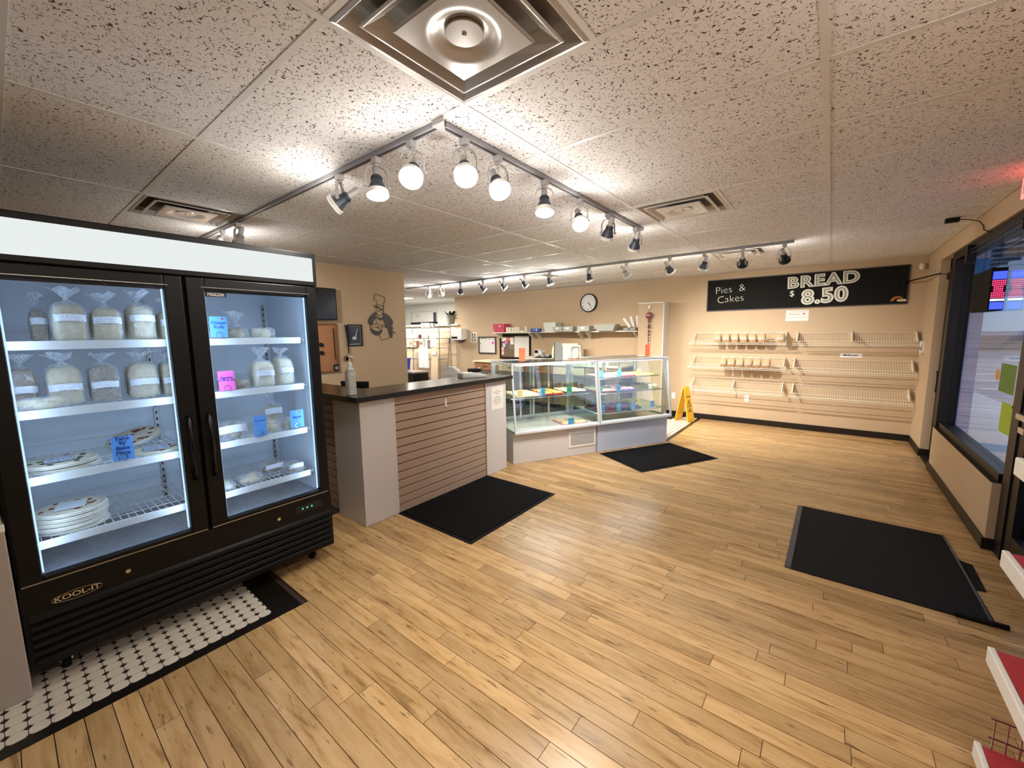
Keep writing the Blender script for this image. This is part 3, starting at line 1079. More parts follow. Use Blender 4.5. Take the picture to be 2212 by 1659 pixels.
# louvred base
bs = bw(MB().box(-2.70, -0.048, 0.10, -2.688, 1.352, 0.49), 'base_panel', 'black_satin', fz, bevel=0.003)
for k in range(6):
    z = 0.125 + k * 0.040
    bw(MB().prism([(-2.690, z), (-2.668, z + 0.006), (-2.672, z + 0.022), (-2.690, z + 0.034)], -1.335, 0.03, RX(90)), 'louvre', 'black_satin', bs, root=fz, bevel=0.003)
bw(MB().box(-2.690, 1.105, 0.405, -2.684, 1.280, 0.455), 'control_panel', 'speckle', bs, root=fz)
for k in range(3):
    bw(MB().box(-2.6845, 1.150 + k * 0.03, 0.425, -2.6825, 1.158 + k * 0.03, 0.434), 'indicator', 'led_green', bs, root=fz)
for y in (0.298, 1.004):
    bw(MB().lathe([(0.010, 0), (0.010, 0.012), (0.0, 0.012)], 16, T(-2.690, y, 0.416) @ RY(90)), 'lock', 'chrome', bs, root=fz)
lg = MB()
ring = [(math.cos(a) * 0.082, math.sin(a) * 0.021) for a in [2 * math.pi * k / 40 for k in range(40)]]
lg.tube([(0, x, y) for x, y in ring], 0.0013, 5, closed=True, M=T(-2.686, 0.123, 0.392))
bw(lg, 'logo_oval', 'chrome', bs, root=fz)
text('KOOL-IT', 0.032, 'chrome', bs, T(-2.6865 + 3.05, 0.123 - 0.652, 0.392) @ FACE_LEFT, name='logo_lettering', bold=0.0006, sx=1.18)
# castors
for y in (0.06, 1.24):
    for x in (-2.80, -3.32):
        cst = bw(MB().box(x - 0.03, y - 0.025, 0.088, x + 0.03, y + 0.025, 0.10).box(x - 0.012, y - 0.022, 0.035, x + 0.012, y - 0.016, 0.09).box(x - 0.012, y + 0.016, 0.035, x + 0.012, y + 0.022, 0.09), 'castor', 'chrome', fz)
        bw(MB().lathe([(0.0, -0.014), (0.036, -0.014), (0.040, -0.008), (0.040, 0.008), (0.036, 0.014), (0.0, 0.014)], 20, T(x, y, 0.040) @ RX(90)), 'wheel', 'black_rubber', cst, root=fz)
# doors
def fdoor(y0, y1, g0, g1, hy, lettered):
    zb, zt, gb, gt = 0.495, 1.884, 0.522, 1.822
    q = MB().box(-2.720, y0, zb, FX, g0, zt).box(-2.720, g1, zb, FX, y1, zt).box(-2.720, g0, zb, FX, g1, gb).box(-2.720, g0, gt, FX, g1, zt)
    d = bw(q, 'door', 'black_satin', fz, bevel=0.005)
    bw(MB().box(-2.702, g0, gb, -2.698, g1, gt), 'pane', 'freezer_pane', d, root=fz)
    bw(MB().box(FX - 0.002, y0 + 0.004, zb + 0.002, FX + 0.003, y1 - 0.004, zb + 0.007), 'steel_edge', 'steel', d, root=fz)
    bw(MB().box(FX - 0.001, g0 - 0.016, gt + 0.012, FX + 0.0015, g1 + 0.016, gt + 0.0145), 'glass_edge', 'steel', d, root=fz)
    gk = MB().box(-2.735, g0 - 0.03, gb - 0.01, -2.721, g0 - 0.004, gt + 0.01).box(-2.735, g1 + 0.004, gb - 0.01, -2.721, g1 + 0.03, gt + 0.01).box(-2.735, g0, gt - 0.006, -2.721, g1, gt + 0.01)
    bw(gk, 'gasket', 'black_matte', d, root=fz)
    bw(MB().tube([(FX, hy, 0.80), (FX + 0.022, hy, 0.83), (FX + 0.026, hy, 0.98), (FX + 0.022, hy, 1.12), (FX, hy, 1.15)], 0.011, 8), 'handle', 'black_gloss', d, root=fz, smooth=True)
    if lettered:
        bw(MB().box(-2.6975, g0 + 0.004, gt - 0.034, -2.6965, g0 + 0.105, gt - 0.010), 'freezer_sticker', 'speckle', d, root=fz)
        text('FREEZER', 0.021, 'white_plastic', d, T(-2.6960 + 3.05, g0 + 0.0545 - 0.652, gt - 0.022) @ FACE_LEFT, bold=0.0004)
    return d
fdoor(-0.040, 0.640, 0.028, 0.566, 0.605, False)
fdoor(0.656, 1.332, 0.736, 1.280, 0.694, True)
# shelves
def fshelf(y0, y1, z):
    q = MB()
    for k in range(21):
        y = y0 + (y1 - y0) * k / 20
        q.tube([(-3.32, y, z - 0.008), (-2.79, y, z - 0.008)], 0.0022, 5)
    for x in (-3.32, -3.18, -3.04, -2.90, -2.795):
        q.tube([(x, y0, z - 0.013), (x, y1, z - 0.013)], 0.0032, 5)
    q.tube([(-3.32, y0, z - 0.01), (-3.32, y0, z + 0.05), (-3.32, y1, z + 0.05), (-3.32, y1, z - 0.01)], 0.003, 5)
    s = bw(q, 'wire_shelf', 'white_plastic', fz)
    bw(MB().box(-2.790, y0 + 0.02, z - 0.040, -2.782, y1 - 0.02, z), 'price_lip', 'white_plastic', s, root=fz, bevel=0.003)
    for y in (y0, y1):
        bw(MB().tube([(-2.79, y, z - 0.01), (-2.80, y, z - 0.045), (-2.84, y, z - 0.01)], 0.003, 5), 'clip', 'steel', s, root=fz)
for z in (1.560, 1.252, 0.950, 0.648):
    fshelf(0.014, 0.618, z)
    fshelf(0.716, 1.290, z)
for y in (0.03, 0.60, 0.70, 1.275):
    q = MB().box(-3.374, y - 0.010, 0.52, -3.366, y + 0.010, 1.80)
    bw(q, 'shelf_standard', 'steel', fz)
    q = MB()
    for k in range(30):
        q.box(-3.3665, y - 0.004, 0.54 + k * 0.042, -3.3650, y + 0.004, 0.558 + k * 0.042)
    bw(q, 'slots', 'vent_hole', fz.children[-1] if False else [c for c in fz.children if c.name.startswith('shelf_standard')][-1], root=fz)
# cold light strips beside the doors
def led(y, dy, watt):
    bw(MB().box(-2.719, y - 0.003, 0.53, -2.711, y + 0.003, 1.815), 'light_strip', 'led_cool', fz)
    ld = bpy.data.lights.new('cold_strip', 'AREA')
    ld.shape = 'RECTANGLE'
    ld.size = 0.014
    ld.size_y = 1.26
    ld.energy = watt
    ld.color = COOL
    lo = bpy.data.objects.new('strip_light', ld)
    COL.objects.link(lo)
    lo.parent = fz
    d = Vector((-0.45, dy * 1.3, 0)).normalized()
    z = -d
    yy = Vector((0, 0, 1))
    lo.matrix_local = T(-2.714 + 3.05, y - 0.652 + (0.006 if dy > 0 else -0.006), 1.17) @ Matrix((yy.cross(z), yy, z)).transposed().to_4x4()
LED_W = 0.95
led(1.275, -0.66, LED_W)
led(0.741, 0.66, LED_W)
led(0.561, -0.66, LED_W)
led(0.033, 0.66, LED_W)

# ---- goods in the freezer
rg = random.Random(3)
def tuft(a, b, z, hgt, sp):
    q = MB()
    n = 14
    rows = [(0.55, 0.0), (0.16, 0.25), (0.12, 0.38), (0.5, 0.7), (0.85, 1.0)]
    vs, fs = [], []
    for f, t in rows:
        for k in range(n):
            an = 2 * math.pi * k / n
            w_ = f * (1 + rg.uniform(-0.35, 0.35))
            vs.append((a * w_ * math.cos(an) * sp, b * w_ * math.sin(an) * sp, z + hgt * t * (1 + rg.uniform(-0.15, 0.15))))
    for j in range(len(rows) - 1):
        for k in range(n):
            fs.append((j * n + k, j * n + (k + 1) % n, (j + 1) * n + (k + 1) % n, (j + 1) * n + k))
    return q.add(vs, fs)

def label_strip(a, b, z, hh, m='printed_label', w=0.9, tilt=0.0):
    q = MB()
    def fn(u, v):
        y = (u - 0.5) * 2 * b * w
        x = a * (1 - 0.30 * (y / b) ** 4) + 0.004
        return (x, y, z + (v - 0.5) * hh + tilt * y - 0.10 * y * y / b)
    return q.grid(fn, 10, 2)

def bagged(name, label, loc, a, b, c, m, lab=(0.55, 0.035), tf=0.06, rz=0.0, group=None, e=(0.62, 0.42), lump=0, bagm='bag', cat='bread'):
    """bread in a clear bag: the base sits at loc, its front looks along +x"""
    t = thing(name, label, cat, loc, rz, group)
    q = MB()
    if lump:
        for k in range(lump):
            an = 2 * math.pi * k / lump + 0.5
            q.sup(a * 0.50, b * 0.52, c * 0.62, 0.8, 0.9, 12, 8, T(a * 0.45 * math.cos(an), b * 0.45 * math.sin(an), c * (0.66 + 0.5 * (k % 2))))
    else:
        q.sup(a * 0.94, b * 0.94, c * 0.97, e[0], e[1], 20, 12, T(0, 0, c), 0.012, rg, eb=0.22)
    q.build('loaf' if not lump else 'rolls', m, t, smooth=True)
    MB().sup(a * 1.03, b * 1.05, c * 1.03, e[0], e[1], 20, 12, T(0, 0, c * 1.035), 0.035, rg, eb=0.22).build('bag', bagm, t, smooth=False)
    if tf:
        tuft(a, b, 2 * c * 0.97, tf, 1.05).build('bag_top', 'bag_tuft', t)
    if lab:
        label_strip(a * 1.03, b, 2 * c * lab[0], lab[1]).build('printed_label', 'printed_label', t)
    return t

G1 = 'bagged loaves on the freezer shelves'
# left door, top shelf (z 1.56)
for k, (y, b, h, mm) in enumerate([(0.150, 0.032, 0.160, 'bread_brown'), (0.237, 0.058, 0.180, 'bread_pale'), (0.362, 0.056, 0.165, 'bread_pale'), (0.492, 0.056, 0.185, 'bread_pale'), (0.588, 0.026, 0.150, 'bread_pale')]):
    bagged('bagged_loaf', 'clear bagged loaf, %s from the left on the top left freezer shelf' % ORD[k], (-2.885 - (0.19 if k == 0 else 0), y, 1.556), 0.085, b, h / 2, mm, (0.62, 0.032), 0.075, 0, G1)
for k, (y, b, h, mm) in enumerate([(0.068, 0.046, 0.19, 'bread_brown'), (0.196, 0.062, 0.192, 'bread_pale'), (0.332, 0.055, 0.19, 'bread_brown'), (0.482, 0.064, 0.19, 'bread_pale'), (0.585, 0.030, 0.18, 'bread_pale')]):
    bagged('bagged_loaf', 'clear bagged loaf, %s from the left on the second left freezer shelf' % ORD[k], (-2.945 - (0.03 if k == 0 else 0), y, 1.248), 0.080, b, h / 2, mm, (0.48, 0.032), 0.065, 0, G1)
bagged('flat_bag_of_buns', 'low wide clear bag of buns lying in front of the loaves, second left freezer shelf', (-2.828, 0.105, 1.248), 0.030, 0.085, 0.028, 'bread_pale', None, 0, 0, G1, lump=4)
# take and bake pizzas
def pizza(label, loc, top, r=0.135, paper=True, group='round take-home pizzas in the freezer', tilt=None):
    t = thing('pizza', label, 'pizza', loc, 0, group)
    if tilt:
        t.rotation_euler = tilt
    MB().lathe([(0.0, 0.0), (r * 0.99, 0.0), (r, 0.002), (r * 0.99, 0.004), (0.0, 0.004)], 36).build('card_base', 'white_plastic', t)
    MB().lathe([(0.0, 0.004), (r * 0.95, 0.004), (r * 0.97, 0.010), (r * 0.90, 0.016), (r * 0.84, 0.012), (0.0, 0.012)], 36).build('crust', 'pizza_dough', t, smooth=True)
    q = MB()
    for k in range(26):
        an, rr = rg.uniform(0, 6.28), r * 0.78 * math.sqrt(rg.random())
        q.sup(0.014, 0.011, 0.004, 1, 1, 8, 5, T(rr * math.cos(an), rr * math.sin(an), 0.013) @ RZ(rg.uniform(0, 180)))
    q.build('topping', top, t, smooth=True)
    MB().lathe([(0.0, 0.0125), (r * 0.8, 0.0125), (r * 0.8, 0.0135), (0.0, 0.0135)], 30).build('cheese', 'cheese', t)
    if paper:
        MB().cbox(0.0, 0, 0.0195, 0.13, 0.105, 0.001, RZ(rg.uniform(-25, 25))).build('paper_label', 'printed_label', t)
    return t
for k in range(2):
    pizza(['lower pizza of two stacked at left, third left freezer shelf', 'upper pizza of two stacked at left, third left freezer shelf, dark greens on top'][k], (-2.936, 0.155 - 0.01 * k, 0.945 + 0.021 * k), 'pizza_green', 0.135, k == 1)
pizza('pizza with a paper label at right, third left freezer shelf', (-2.912, 0.500, 0.945), 'pizza_sauce', 0.11)
pizza('pizza leaning at the back right, third left freezer shelf', (-3.16, 0.45, 0.990), 'pizza_sauce', 0.125, False, tilt=(R(14), R(10), 0))
for k in range(5):
    pizza('%s pizza of the five stacked on the lowest left freezer shelf' % ['bottom', 'second lowest', 'middle', 'second highest', 'top'][k], (-2.936 + rg.uniform(-0.004, 0.004), 0.156 + rg.uniform(-0.006, 0.006), 0.643 + 0.0205 * k), 'pizza_sauce', 0.133, k == 4)
# right door
bagged('bag_of_rolls', 'clear bag of dinner rolls behind the dinner rolls card', (-2.90, 0.778, 1.556), 0.07, 0.035, 0.032, 'bread_white', None, 0.04, lump=3, group=G1)
bagged('bag_of_rolls', 'knotted clear bag of rolls beside the dinner rolls card', (-2.885, 0.930, 1.556), 0.07, 0.052, 0.036, 'bread_pale', None, 0.09, lump=4, group=G1)
bagged('bag_of_rolls', 'wide clear bag of white rolls at the right of the top shelf', (-2.875, 1.065, 1.556), 0.07, 0.066, 0.036, 'bread_white', None, 0, lump=4, group=G1)
bagged('bag_of_baguettes', 'clear bag of baguettes beside the pink card', (-2.89, 0.890, 1.248), 0.09, 0.080, 0.032, 'bread_brown', None, 0.0, e=(0.6, 0.7), group=G1)
bagged('bagged_loaf', 'white bagged loaf, left of two on the second right freezer shelf', (-2.875, 1.048, 1.248), 0.08, 0.058, 0.083, 'bread_white', (0.56, 0.035), 0.09, group=G1)
bagged('bagged_loaf', 'white bagged loaf, right of two on the second right freezer shelf', (-2.895, 1.180, 1.248), 0.08, 0.054, 0.090, 'bread_white', (0.55, 0.035), 0.07, group=G1)
bagged('bag_of_bagels', 'labelled clear bag of bagels at the left, third right freezer shelf', (-2.875, 0.842, 0.946), 0.08, 0.080, 0.052, 'bread_brown', (0.72, 0.045), 0.0, lump=4, group=G1)
bagged('bag_of_bagels', 'small clear bag of bagels between the two blue cards', (-2.875, 1.075, 0.946), 0.07, 0.052, 0.040, 'bread_pale', None, 0.0, lump=3, group=G1)
bagged('bag_of_bagels', 'labelled bag of bagels standing at the back between the blue cards', (-2.99, 1.130, 0.946), 0.05, 0.060, 0.085, 'bread_pale', (0.72, 0.040), 0.10, lump=4, group=G1)
bagged('bag_of_bagels', 'crumpled white bag leaning on the bagels card', (-2.855, 1.185, 0.946), 0.045, 0.045, 0.040, 'bread_white', None, 0.0, lump=3, group=G1)
for y, x, b, c, mm, lb in [(0.788, -2.862, 0.045, 0.024, 'bread_white', 'front left of the four small bags on the lowest right shelf'), (0.925, -2.865, 0.060, 0.028, 'bread_pale', 'second of the four small bags on the lowest right shelf'),
                           (1.095, -2.97, 0.062, 0.034, 'bread_brown', 'back bag of the four on the lowest right shelf'), (1.190, -2.862, 0.052, 0.033, 'bread_brown', 'rightmost labelled bag of the four on the lowest right shelf')]:
    bagged('small_bag_of_buns', lb, (x, y, 0.643), 0.06, b, c, mm, (0.8, 0.03) if y > 1.0 else None, 0.0, lump=3, group=G1)

def card(label, loc, w_, h_, m, lines, ink, size, M=FACE_LEFT, dot=False, ring_=True, group='price cards', tilt=0.0, name='price_card'):
    t = thing(name, label, 'sign', loc, 0, group)
    t.matrix_world = T(*loc) @ M @ RX(tilt)
    MB().box(-w_ / 2, 0, -0.0008, w_ / 2, h_, 0.0008).build('card', m, t)
    if isinstance(lines, int):
        scribble(t, T(0, h_ * 0.76, 0.0012), w_ * 0.78, [1.0, 0.8, 0.9, 0.6, 0.85][:lines], h_ * 0.55 / max(2, lines), ink, h_ * 0.055, max(0.0009, h_ * 0.009))
    elif lines:
        text(lines, size, ink, t, T(0, h_ * 0.60, 0.0012), shear=0.1, bold=0.0003)
    if dot:
        MB().lathe([(0.0, 0.0009), (0.006, 0.0009), (0.006, 0.0013), (0.0, 0.0013)], 16, T(w_ * 0.24, h_ * 0.89, 0)).build('sticker', 'red_sticker', t)
    if ring_:
        MB().tube([(0.016 * math.cos(a), 0.014 + 0.016 * math.sin(a), 0.002) for a in [2 * math.pi * k / 18 for k in range(18)]], 0.0012, 5, closed=True).build('clip', 'steel', t)
    return t
GC = 'handwritten cards on the freezer shelves'
card('blue handwritten Dinner Rolls card on the top right freezer shelf', (-2.776, 0.812, 1.566), 0.086, 0.118, 'card_blue', 'Dinner\nRolls', 'ink_blue', 0.026, dot=True, group=GC)
card('pink handwritten Baguettes card on the second right freezer shelf', (-2.776, 0.826, 1.254), 0.083, 0.116, 'card_pink', 'Baguettes\n$5.00 ea. pkg', 'ink_blue', 0.0155, group=GC, tilt=-4)
card('blue Take N Bake Pizza card on the third left freezer shelf', (-2.776, 0.350, 0.957), 0.080, 0.122, 'card_blue', "Take\n'N'\nBake\nPizza", 'ink_blue', 0.027, group=GC)
card('pale blue card in front of the bags, left of the bagels card', (-2.776, 0.980, 0.946), 0.073, 0.132, 'card_blue', 1, 'ink_blue', 0.022, group=GC)
card('blue handwritten Bagels card at the right, third right freezer shelf', (-2.776, 1.204, 0.960), 0.086, 0.118, 'card_blue', 'Bagels', 'ink_blue', 0.022, dot=True, group=GC)

# pale cabinet end left of the freezer
cb = thing('side_cabinet', 'pale laminate cabinet end at the far left beside the freezer', 'cabinet', (-2.95, -0.40, 0))
bw(MB().box(-3.30, -0.80, 0.0, -2.667, -0.052, 0.77), 'body', 'grey_laminate', cb, bevel=0.004)
bw(MB().box(-3.31, -0.80, 0.77, -2.66, -0.050, 0.80), 'ledge', 'white_paint', cb, bevel=0.004)
bw(MB().box(-3.30, -0.80, 0.80, -2.675, -0.056, 0.86), 'upstand', 'grey_laminate', cb, bevel=0.004)

# ---------------------------------------------------------------- service counter
ct = thing('service_counter', 'service counter with brown slatwall front and white end posts', 'counter', (-3.10, 2.62, 0))
def panel_post(y0, y1, x0, x1, lb=None):
    o = bw(MB().box(x0, y0, 0, x1, y1, 1.046), 'end_post', 'white_laminate', ct, bevel=0.004)
panel_post(1.735, 2.068, -3.315, -2.90)
panel_post(3.232, 3.580, -3.20, -2.90)
bw(MB().box(-2.935, 2.068, 0, -2.925, 3.232, 1.046), 'backing_board', 'slat_groove', ct)
bw(MB().box(-2.935, 3.222, 0, -2.895, 3.232, 1.046), 'corner_bead', 'aluminium', ct)
zs = [0.0] + [0.070 + 0.0747 * k for k in range(13)] + [1.046]
SL = []
for a, b in zip(zs[:-1], zs[1:]):
    bw(MB().box(-2.926, 2.070, a + 0.004 if a > 0 else 0.002, -2.905, 3.222, b - 0.004), 'slat', 'slat', ct, bevel=0.003)
# left return along the aisle beside the freezer
bw(MB().box(-4.75, 1.795, 0, -3.315, 1.805, 1.046), 'backing_board', 'slat_groove', ct)
for a, b in zip(zs[:-1], zs[1:]):
    bw(MB().box(-4.75, 1.775, a + 0.004 if a > 0 else 0.002, -3.316, 1.796, b - 0.004), 'slat', 'slat', ct, bevel=0.003)
wt = tag(MB().prism([(-4.75, 1.62), (-2.84, 1.675), (-2.84, 3.640), (-3.30, 3.640), (-3.30, 2.02), (-4.75, 2.02)], 1.047, 1.090).build('worktop', 'worktop', bevel=0.004), 'black L-shaped worktop on the slatwall counter', 'worktop')

hk = thing('slatwall_hook', 'small white plastic hook on the slatwall counter front', 'hook', (-2.905, 2.652, 0.90))
MB().box(0, -0.012, -0.035, 0.006, 0.012, 0.045).build('plate', 'white_plastic', hk, bevel=0.003)
MB().box(0.006, -0.006, -0.03, 0.03, 0.006, -0.02).build('peg', 'white_plastic', hk)
nt_ = thing('notice', 'printed white notice taped to the right counter post', 'notice', (-2.8985, 3.425, 0.725))
MB().box(0, -0.105, 0, 0.001, 0.105, 0.255).build('sheet', 'paper', nt_)
scribble(nt_, T(0.0015, 0, 0.215) @ FACE_LEFT, 0.15, [0.3, 0.9, 0.35], 0.020, 'ink_grey', 0.008, 0.0012, 'print')
scribble(nt_, T(0.0015, 0, 0.14) @ FACE_LEFT, 0.15, [0.6, 0.8, 0.9, 0.9, 0.8, 0.5], 0.016, 'ink_grey', 0.006, 0.0010, 'print')

# hand sanitiser
sa = thing('pump_bottle', 'clear sanitizer pump bottle on the black worktop', 'bottle', (-3.02, 1.745, 1.0905), 90)
MB().prism([(-0.034, -0.024), (-0.024, -0.034), (0.024, -0.034), (0.034, -0.024), (0.034, 0.024), (0.024, 0.034), (-0.024, 0.034), (-0.034, 0.024)], 0, 0.19).add([(-0.034, -0.024, 0.19), (0, 0, 0.2), (0.034, 0.024, 0.19)], []).build('bottle', 'sanitizer', sa, bevel=0.004)
MB().lathe([(0.036, 0.19), (0.030, 0.215), (0.016, 0.228), (0.016, 0.24)], 18).build('shoulder', 'sanitizer', sa, smooth=True)
MB().lathe([(0.017, 0.235), (0.017, 0.262), (0.006, 0.266), (0.006, 0.305)], 16).build('cap', 'white_plastic', sa)
MB().box(-0.010, -0.03, 0.302, 0.010, 0.012, 0.314).box(-0.006, -0.048, 0.300, 0.006, -0.03, 0.309).build('pump_head', 'white_plastic', sa, bevel=0.003)
scribble(sa, T(0, -0.0348, 0.15) @ RX(90), 0.05, [0.5, 0.8, 0.7, 0.4, 0.9], 0.022, 'ink_grey', 0.006, 0.0008, 'print')

# black chair behind the counter
ch = thing('office_chair', 'black chair behind the counter, only its back showing', 'chair', (-3.72, 2.36, 0), 200)
MB().sup(0.23, 0.23, 0.04, 0.4, 0.4, 20, 10, T(0, 0, 0.60)).build('seat', 'black_matte', ch, smooth=True)
q = MB()
q.grid(lambda u, v: ((u - 0.5) * (0.30 - 0.05 * (1 - v)), 0.21 - 0.10 * (u - 0.5) ** 2 + 0.02 * v, 0.72 + 0.40 * v), 10, 8)
bk = q.build('backrest', 'black_matte', ch, smooth=True)
md = bk.modifiers.new('thick', 'SOLIDIFY')
md.thickness = 0.035
MB().tube([(0, 0.16, 0.60), (0, 0.25, 0.66), (0, 0.235, 0.80)], 0.018, 8).build('back_stem', 'black_satin', ch)
MB().lathe([(0.028, 0.08), (0.028, 0.56)], 14).build('column', 'black_satin', ch)
for k in range(5):
    MB().tube([(0, 0, 0.09), (0.28 * math.cos(k * 1.2566), 0.28 * math.sin(k * 1.2566), 0.055)], [0.028, 0.016], 8).lathe([(0.0, -0.01), (0.026, -0.01), (0.026, 0.01), (0.0, 0.01)], 12, T(0.27 * math.cos(k * 1.2566), 0.27 * math.sin(k * 1.2566), 0.027) @ RX(90)).build('leg', 'black_satin', ch)

# scale and bits on the far end of the worktop
sc_ = thing('kitchen_scale', 'low silver kitchen scale on the far end of the worktop', 'scale', (-3.13, 3.27, 1.0905), 62)
MB().prism([(-0.14, 0.0), (0.14, 0.0), (0.14, 0.022), (-0.14, 0.045)], -0.10, 0.10, RX(90)).build('body', 'scale_grey', sc_, bevel=0.004)
MB().box(-0.11, -0.08, 0.045, 0.01, 0.08, 0.050).build('pan', 'steel', sc_, bevel=0.002)
MB().box(0.045, -0.05, 0.030, 0.10, 0.05, 0.0345, RY(4.7)).build('display', 'white_plastic', sc_)
tg = thing('cling_wrap_cutter', 'dark wrap roll cutter behind the kitchen scale', 'dispenser', (-3.24, 3.42, 1.0905), 70)
MB().box(-0.08, -0.045, 0, 0.08, 0.045, 0.03).build('base', 'steel', tg, bevel=0.003)
MB().lathe([(0.0, -0.075), (0.025, -0.075), (0.025, 0.075), (0.0, 0.075)], 16, T(0, 0, 0.056) @ RY(90)).build('roll', 'black_gloss', tg)
cw = thing('till_printer', 'white receipt printer past the scale at the worktop end', 'printer', (-3.92, 3.72, 0.0), 30)
MB().box(-0.11, -0.11, 0.0, 0.11, 0.11, 1.04).build('stand', 'white_laminate', cw, bevel=0.004)
MB().prism([(-0.10, 0.0), (0.10, 0.0), (0.10, 0.04), (0.02, 0.10), (-0.10, 0.10)], -0.07, 0.07, T(0, 0, 1.04) @ RX(90)).build('housing', 'white_plastic', cw, bevel=0.006)
MB().box(-0.08, -0.04, 1.1402, -0.05, 0.04, 1.1415).build('slot', 'black_matte', cw)
jr = thing('small_jar', 'small clear jar with a dark stirrer near the printer', 'jar', (-3.27, 3.575, 1.0905))
MB().lathe([(0.022, 0.0), (0.025, 0.005), (0.025, 0.07), (0.023, 0.075)], 16).build('glass', 'case_shelf_glass', jr, smooth=True)
MB().tube([(0, 0, 0.01), (0.03, 0.02, 0.14)], 0.003, 6).build('stirrer', 'black_satin', jr)

# ---------------------------------------------------------------- display cases
CA = (-2.904, 3.701)
CANG = math.degrees(math.atan2(2.107, 1.152))      # direction of the case fronts
# local frame: x along the front, y = 0 at the base front and negative towards the customer, z up
def case(label, s0, ln, shelves, grille):
    px, py = CA[0] + math.cos(R(CANG)) * s0, CA[1] + math.sin(R(CANG)) * s0
    t = thing('display_case', label, 'display case', (px, py, 0), CANG, 'refrigerated display cases')
    L = ln
    MB().box(0.006, 0.0, 0, L - 0.006, 0.70, 0.385).build('base', 'white_laminate' if grille else 'daylit_laminate', t, bevel=0.004)
    if grille:
        g = MB().box(0.77, -0.010, 0.110, 1.18, 0.0, 0.318).build('grille_frame', 'white_paint', t, bevel=0.003)
        MB().box(0.80, -0.0115, 0.140, 1.15, -0.0095, 0.288).build('grille_backing', 'grey_plastic', g)
        sl = MB()
        for k in range(24):
            z = 0.143 + k * 0.006
            sl.box(0.80, -0.0135, z, 1.15, -0.0105, z + 0.003)
        sl.build('grille_mesh', 'white_laminate', g)['kind'] = 'stuff'
    # glass box: front leans back, bottom overhangs the base
    yb, yt, zb, zt = -0.070, 0.030, 0.385, 1.185
    th = 0.022
    def fr(name, q, m='white_alu'):
        return q.build(name, m, t, bevel=0.003)
    fr('sill', MB().prism([(0.0, zb - 0.012), (0.0, zb + 0.030), (yb, zb + 0.030), (yb - 0.010, zb + 0.022), (yb - 0.010, zb - 0.004)], -L, 0, RZ(-90) @ RX(90) @ T(0, 0, 0) if False else Matrix(((0, 0, -1, 0), (1, 0, 0, 0), (0, 1, 0, 0), (0, 0, 0, 1)))))
    fr('top_rail', MB().box(0, yt - 0.016, zt, L, yt + 0.016, zt + 0.030))
    for x in (0, L - th):
        v = [(x, yb - 0.006, zb + 0.03), (x + th, yb - 0.006, zb + 0.03), (x + th, yb + 0.016, zb + 0.03), (x, yb + 0.016, zb + 0.03), (x, yt - 0.014, zt), (x + th, yt - 0.014, zt), (x + th, yt + 0.008, zt), (x, yt + 0.008, zt)]
        fr('front_stile', MB().add(v, [(0, 3, 2, 1), (4, 5, 6, 7), (0, 1, 5, 4), (1, 2, 6, 5), (2, 3, 7, 6), (3, 0, 4, 7)]))
        fr('back_post', MB().box(x, 0.672, zb, x + th, 0.70, zt + 0.03), 'aluminium')
        fr('top_side_rail', MB().box(x, yt + 0.016, zt + 0.004, x + th, 0.672, zt + 0.026), 'aluminium')
        fr('bottom_side_rail', MB().box(x, yb + 0.016, zb, x + th, 0.672, zb + 0.024), 'aluminium')
    fr('back_rail', MB().box(th, 0.678, zt, L - th, 0.70, zt + 0.03), 'aluminium')
    fr('back_track', MB().box(th, 0.672, zb, L - th, 0.70, zb + 0.03), 'aluminium')
    # panes
    v = [(th, yb, zb + 0.03), (L - th, yb, zb + 0.03), (L - th, yt, zt), (th, yt, zt)]
    MB().add(v, [(0, 1, 2, 3)]).build('front_pane', 'case_pane', t)
    MB().box(th, yt + 0.016, zt + 0.018, L - th, 0.678, zt + 0.024).build('top_pane', 'case_shelf_glass', t)
    for x in (0.008, L - 0.012):
        MB().add([(x, yb + 0.01, zb + 0.024), (x, 0.672, zb + 0.024), (x, 0.672, zt), (x, yt, zt)], [(0, 1, 2, 3)]).build('side_pane', 'case_shelf_glass', t)
    for k, (x0, x1, y) in enumerate([(th, L * 0.53, 0.682), (L * 0.47, L - th, 0.690)]):
        d = MB().box(x0, y, zb + 0.03, x0 + 0.03, y + 0.008, zt).box(x1 - 0.03, y, zb + 0.03, x1, y + 0.008, zt).box(x0 + 0.03, y, zb + 0.03, x1 - 0.03, y + 0.008, zb + 0.055).box(x0 + 0.03, y, zt - 0.03, x1 - 0.03, y + 0.008, zt).build('sliding_door', 'aluminium', t)
        MB().box(x0 + 0.03, y + 0.003, zb + 0.055, x1 - 0.03, y + 0.005, zt - 0.03).build('pane', 'case_shelf_glass', d)
    MB().box(0.02, -0.04, zb + 0.001, L - 0.02, 0.67, zb + 0.006).build('deck', 'steel' if not grille else 'white_paint', t)
    for z, y0 in shelves:
        MB().box(0.03, y0, z - 0.008, L - 0.03, 0.58, z).build('shelf', 'case_shelf_glass', t)
        MB().tube([(0.03, y0 - 0.003, z - 0.012), (L - 0.03, y0 - 0.003, z - 0.012)], 0.005, 6).build('shelf_rod', 'chrome', t)
        for x in (0.05, L - 0.05, L * 0.5):
            MB().bar((x, y0 + 0.01, z - 0.016), (x, 0.60, z - 0.016), 0.010).build('bracket', 'chrome', t)
    for x in (0.32 * L, 0.68 * L):
        MB().box(x - 0.012, 0.60, zb + 0.01, x + 0.012, 0.615, zt).build('standard', 'aluminium', t)
    ld = bpy.data.lights.new('case_tube', 'AREA')
    ld.shape = 'RECTANGLE'
    ld.size = L - 0.2
    ld.size_y = 0.02
    ld.energy = 3.0
    ld.color = (0.95, 0.98, 1.0)
    lo = bpy.data.objects.new('case_light', ld)
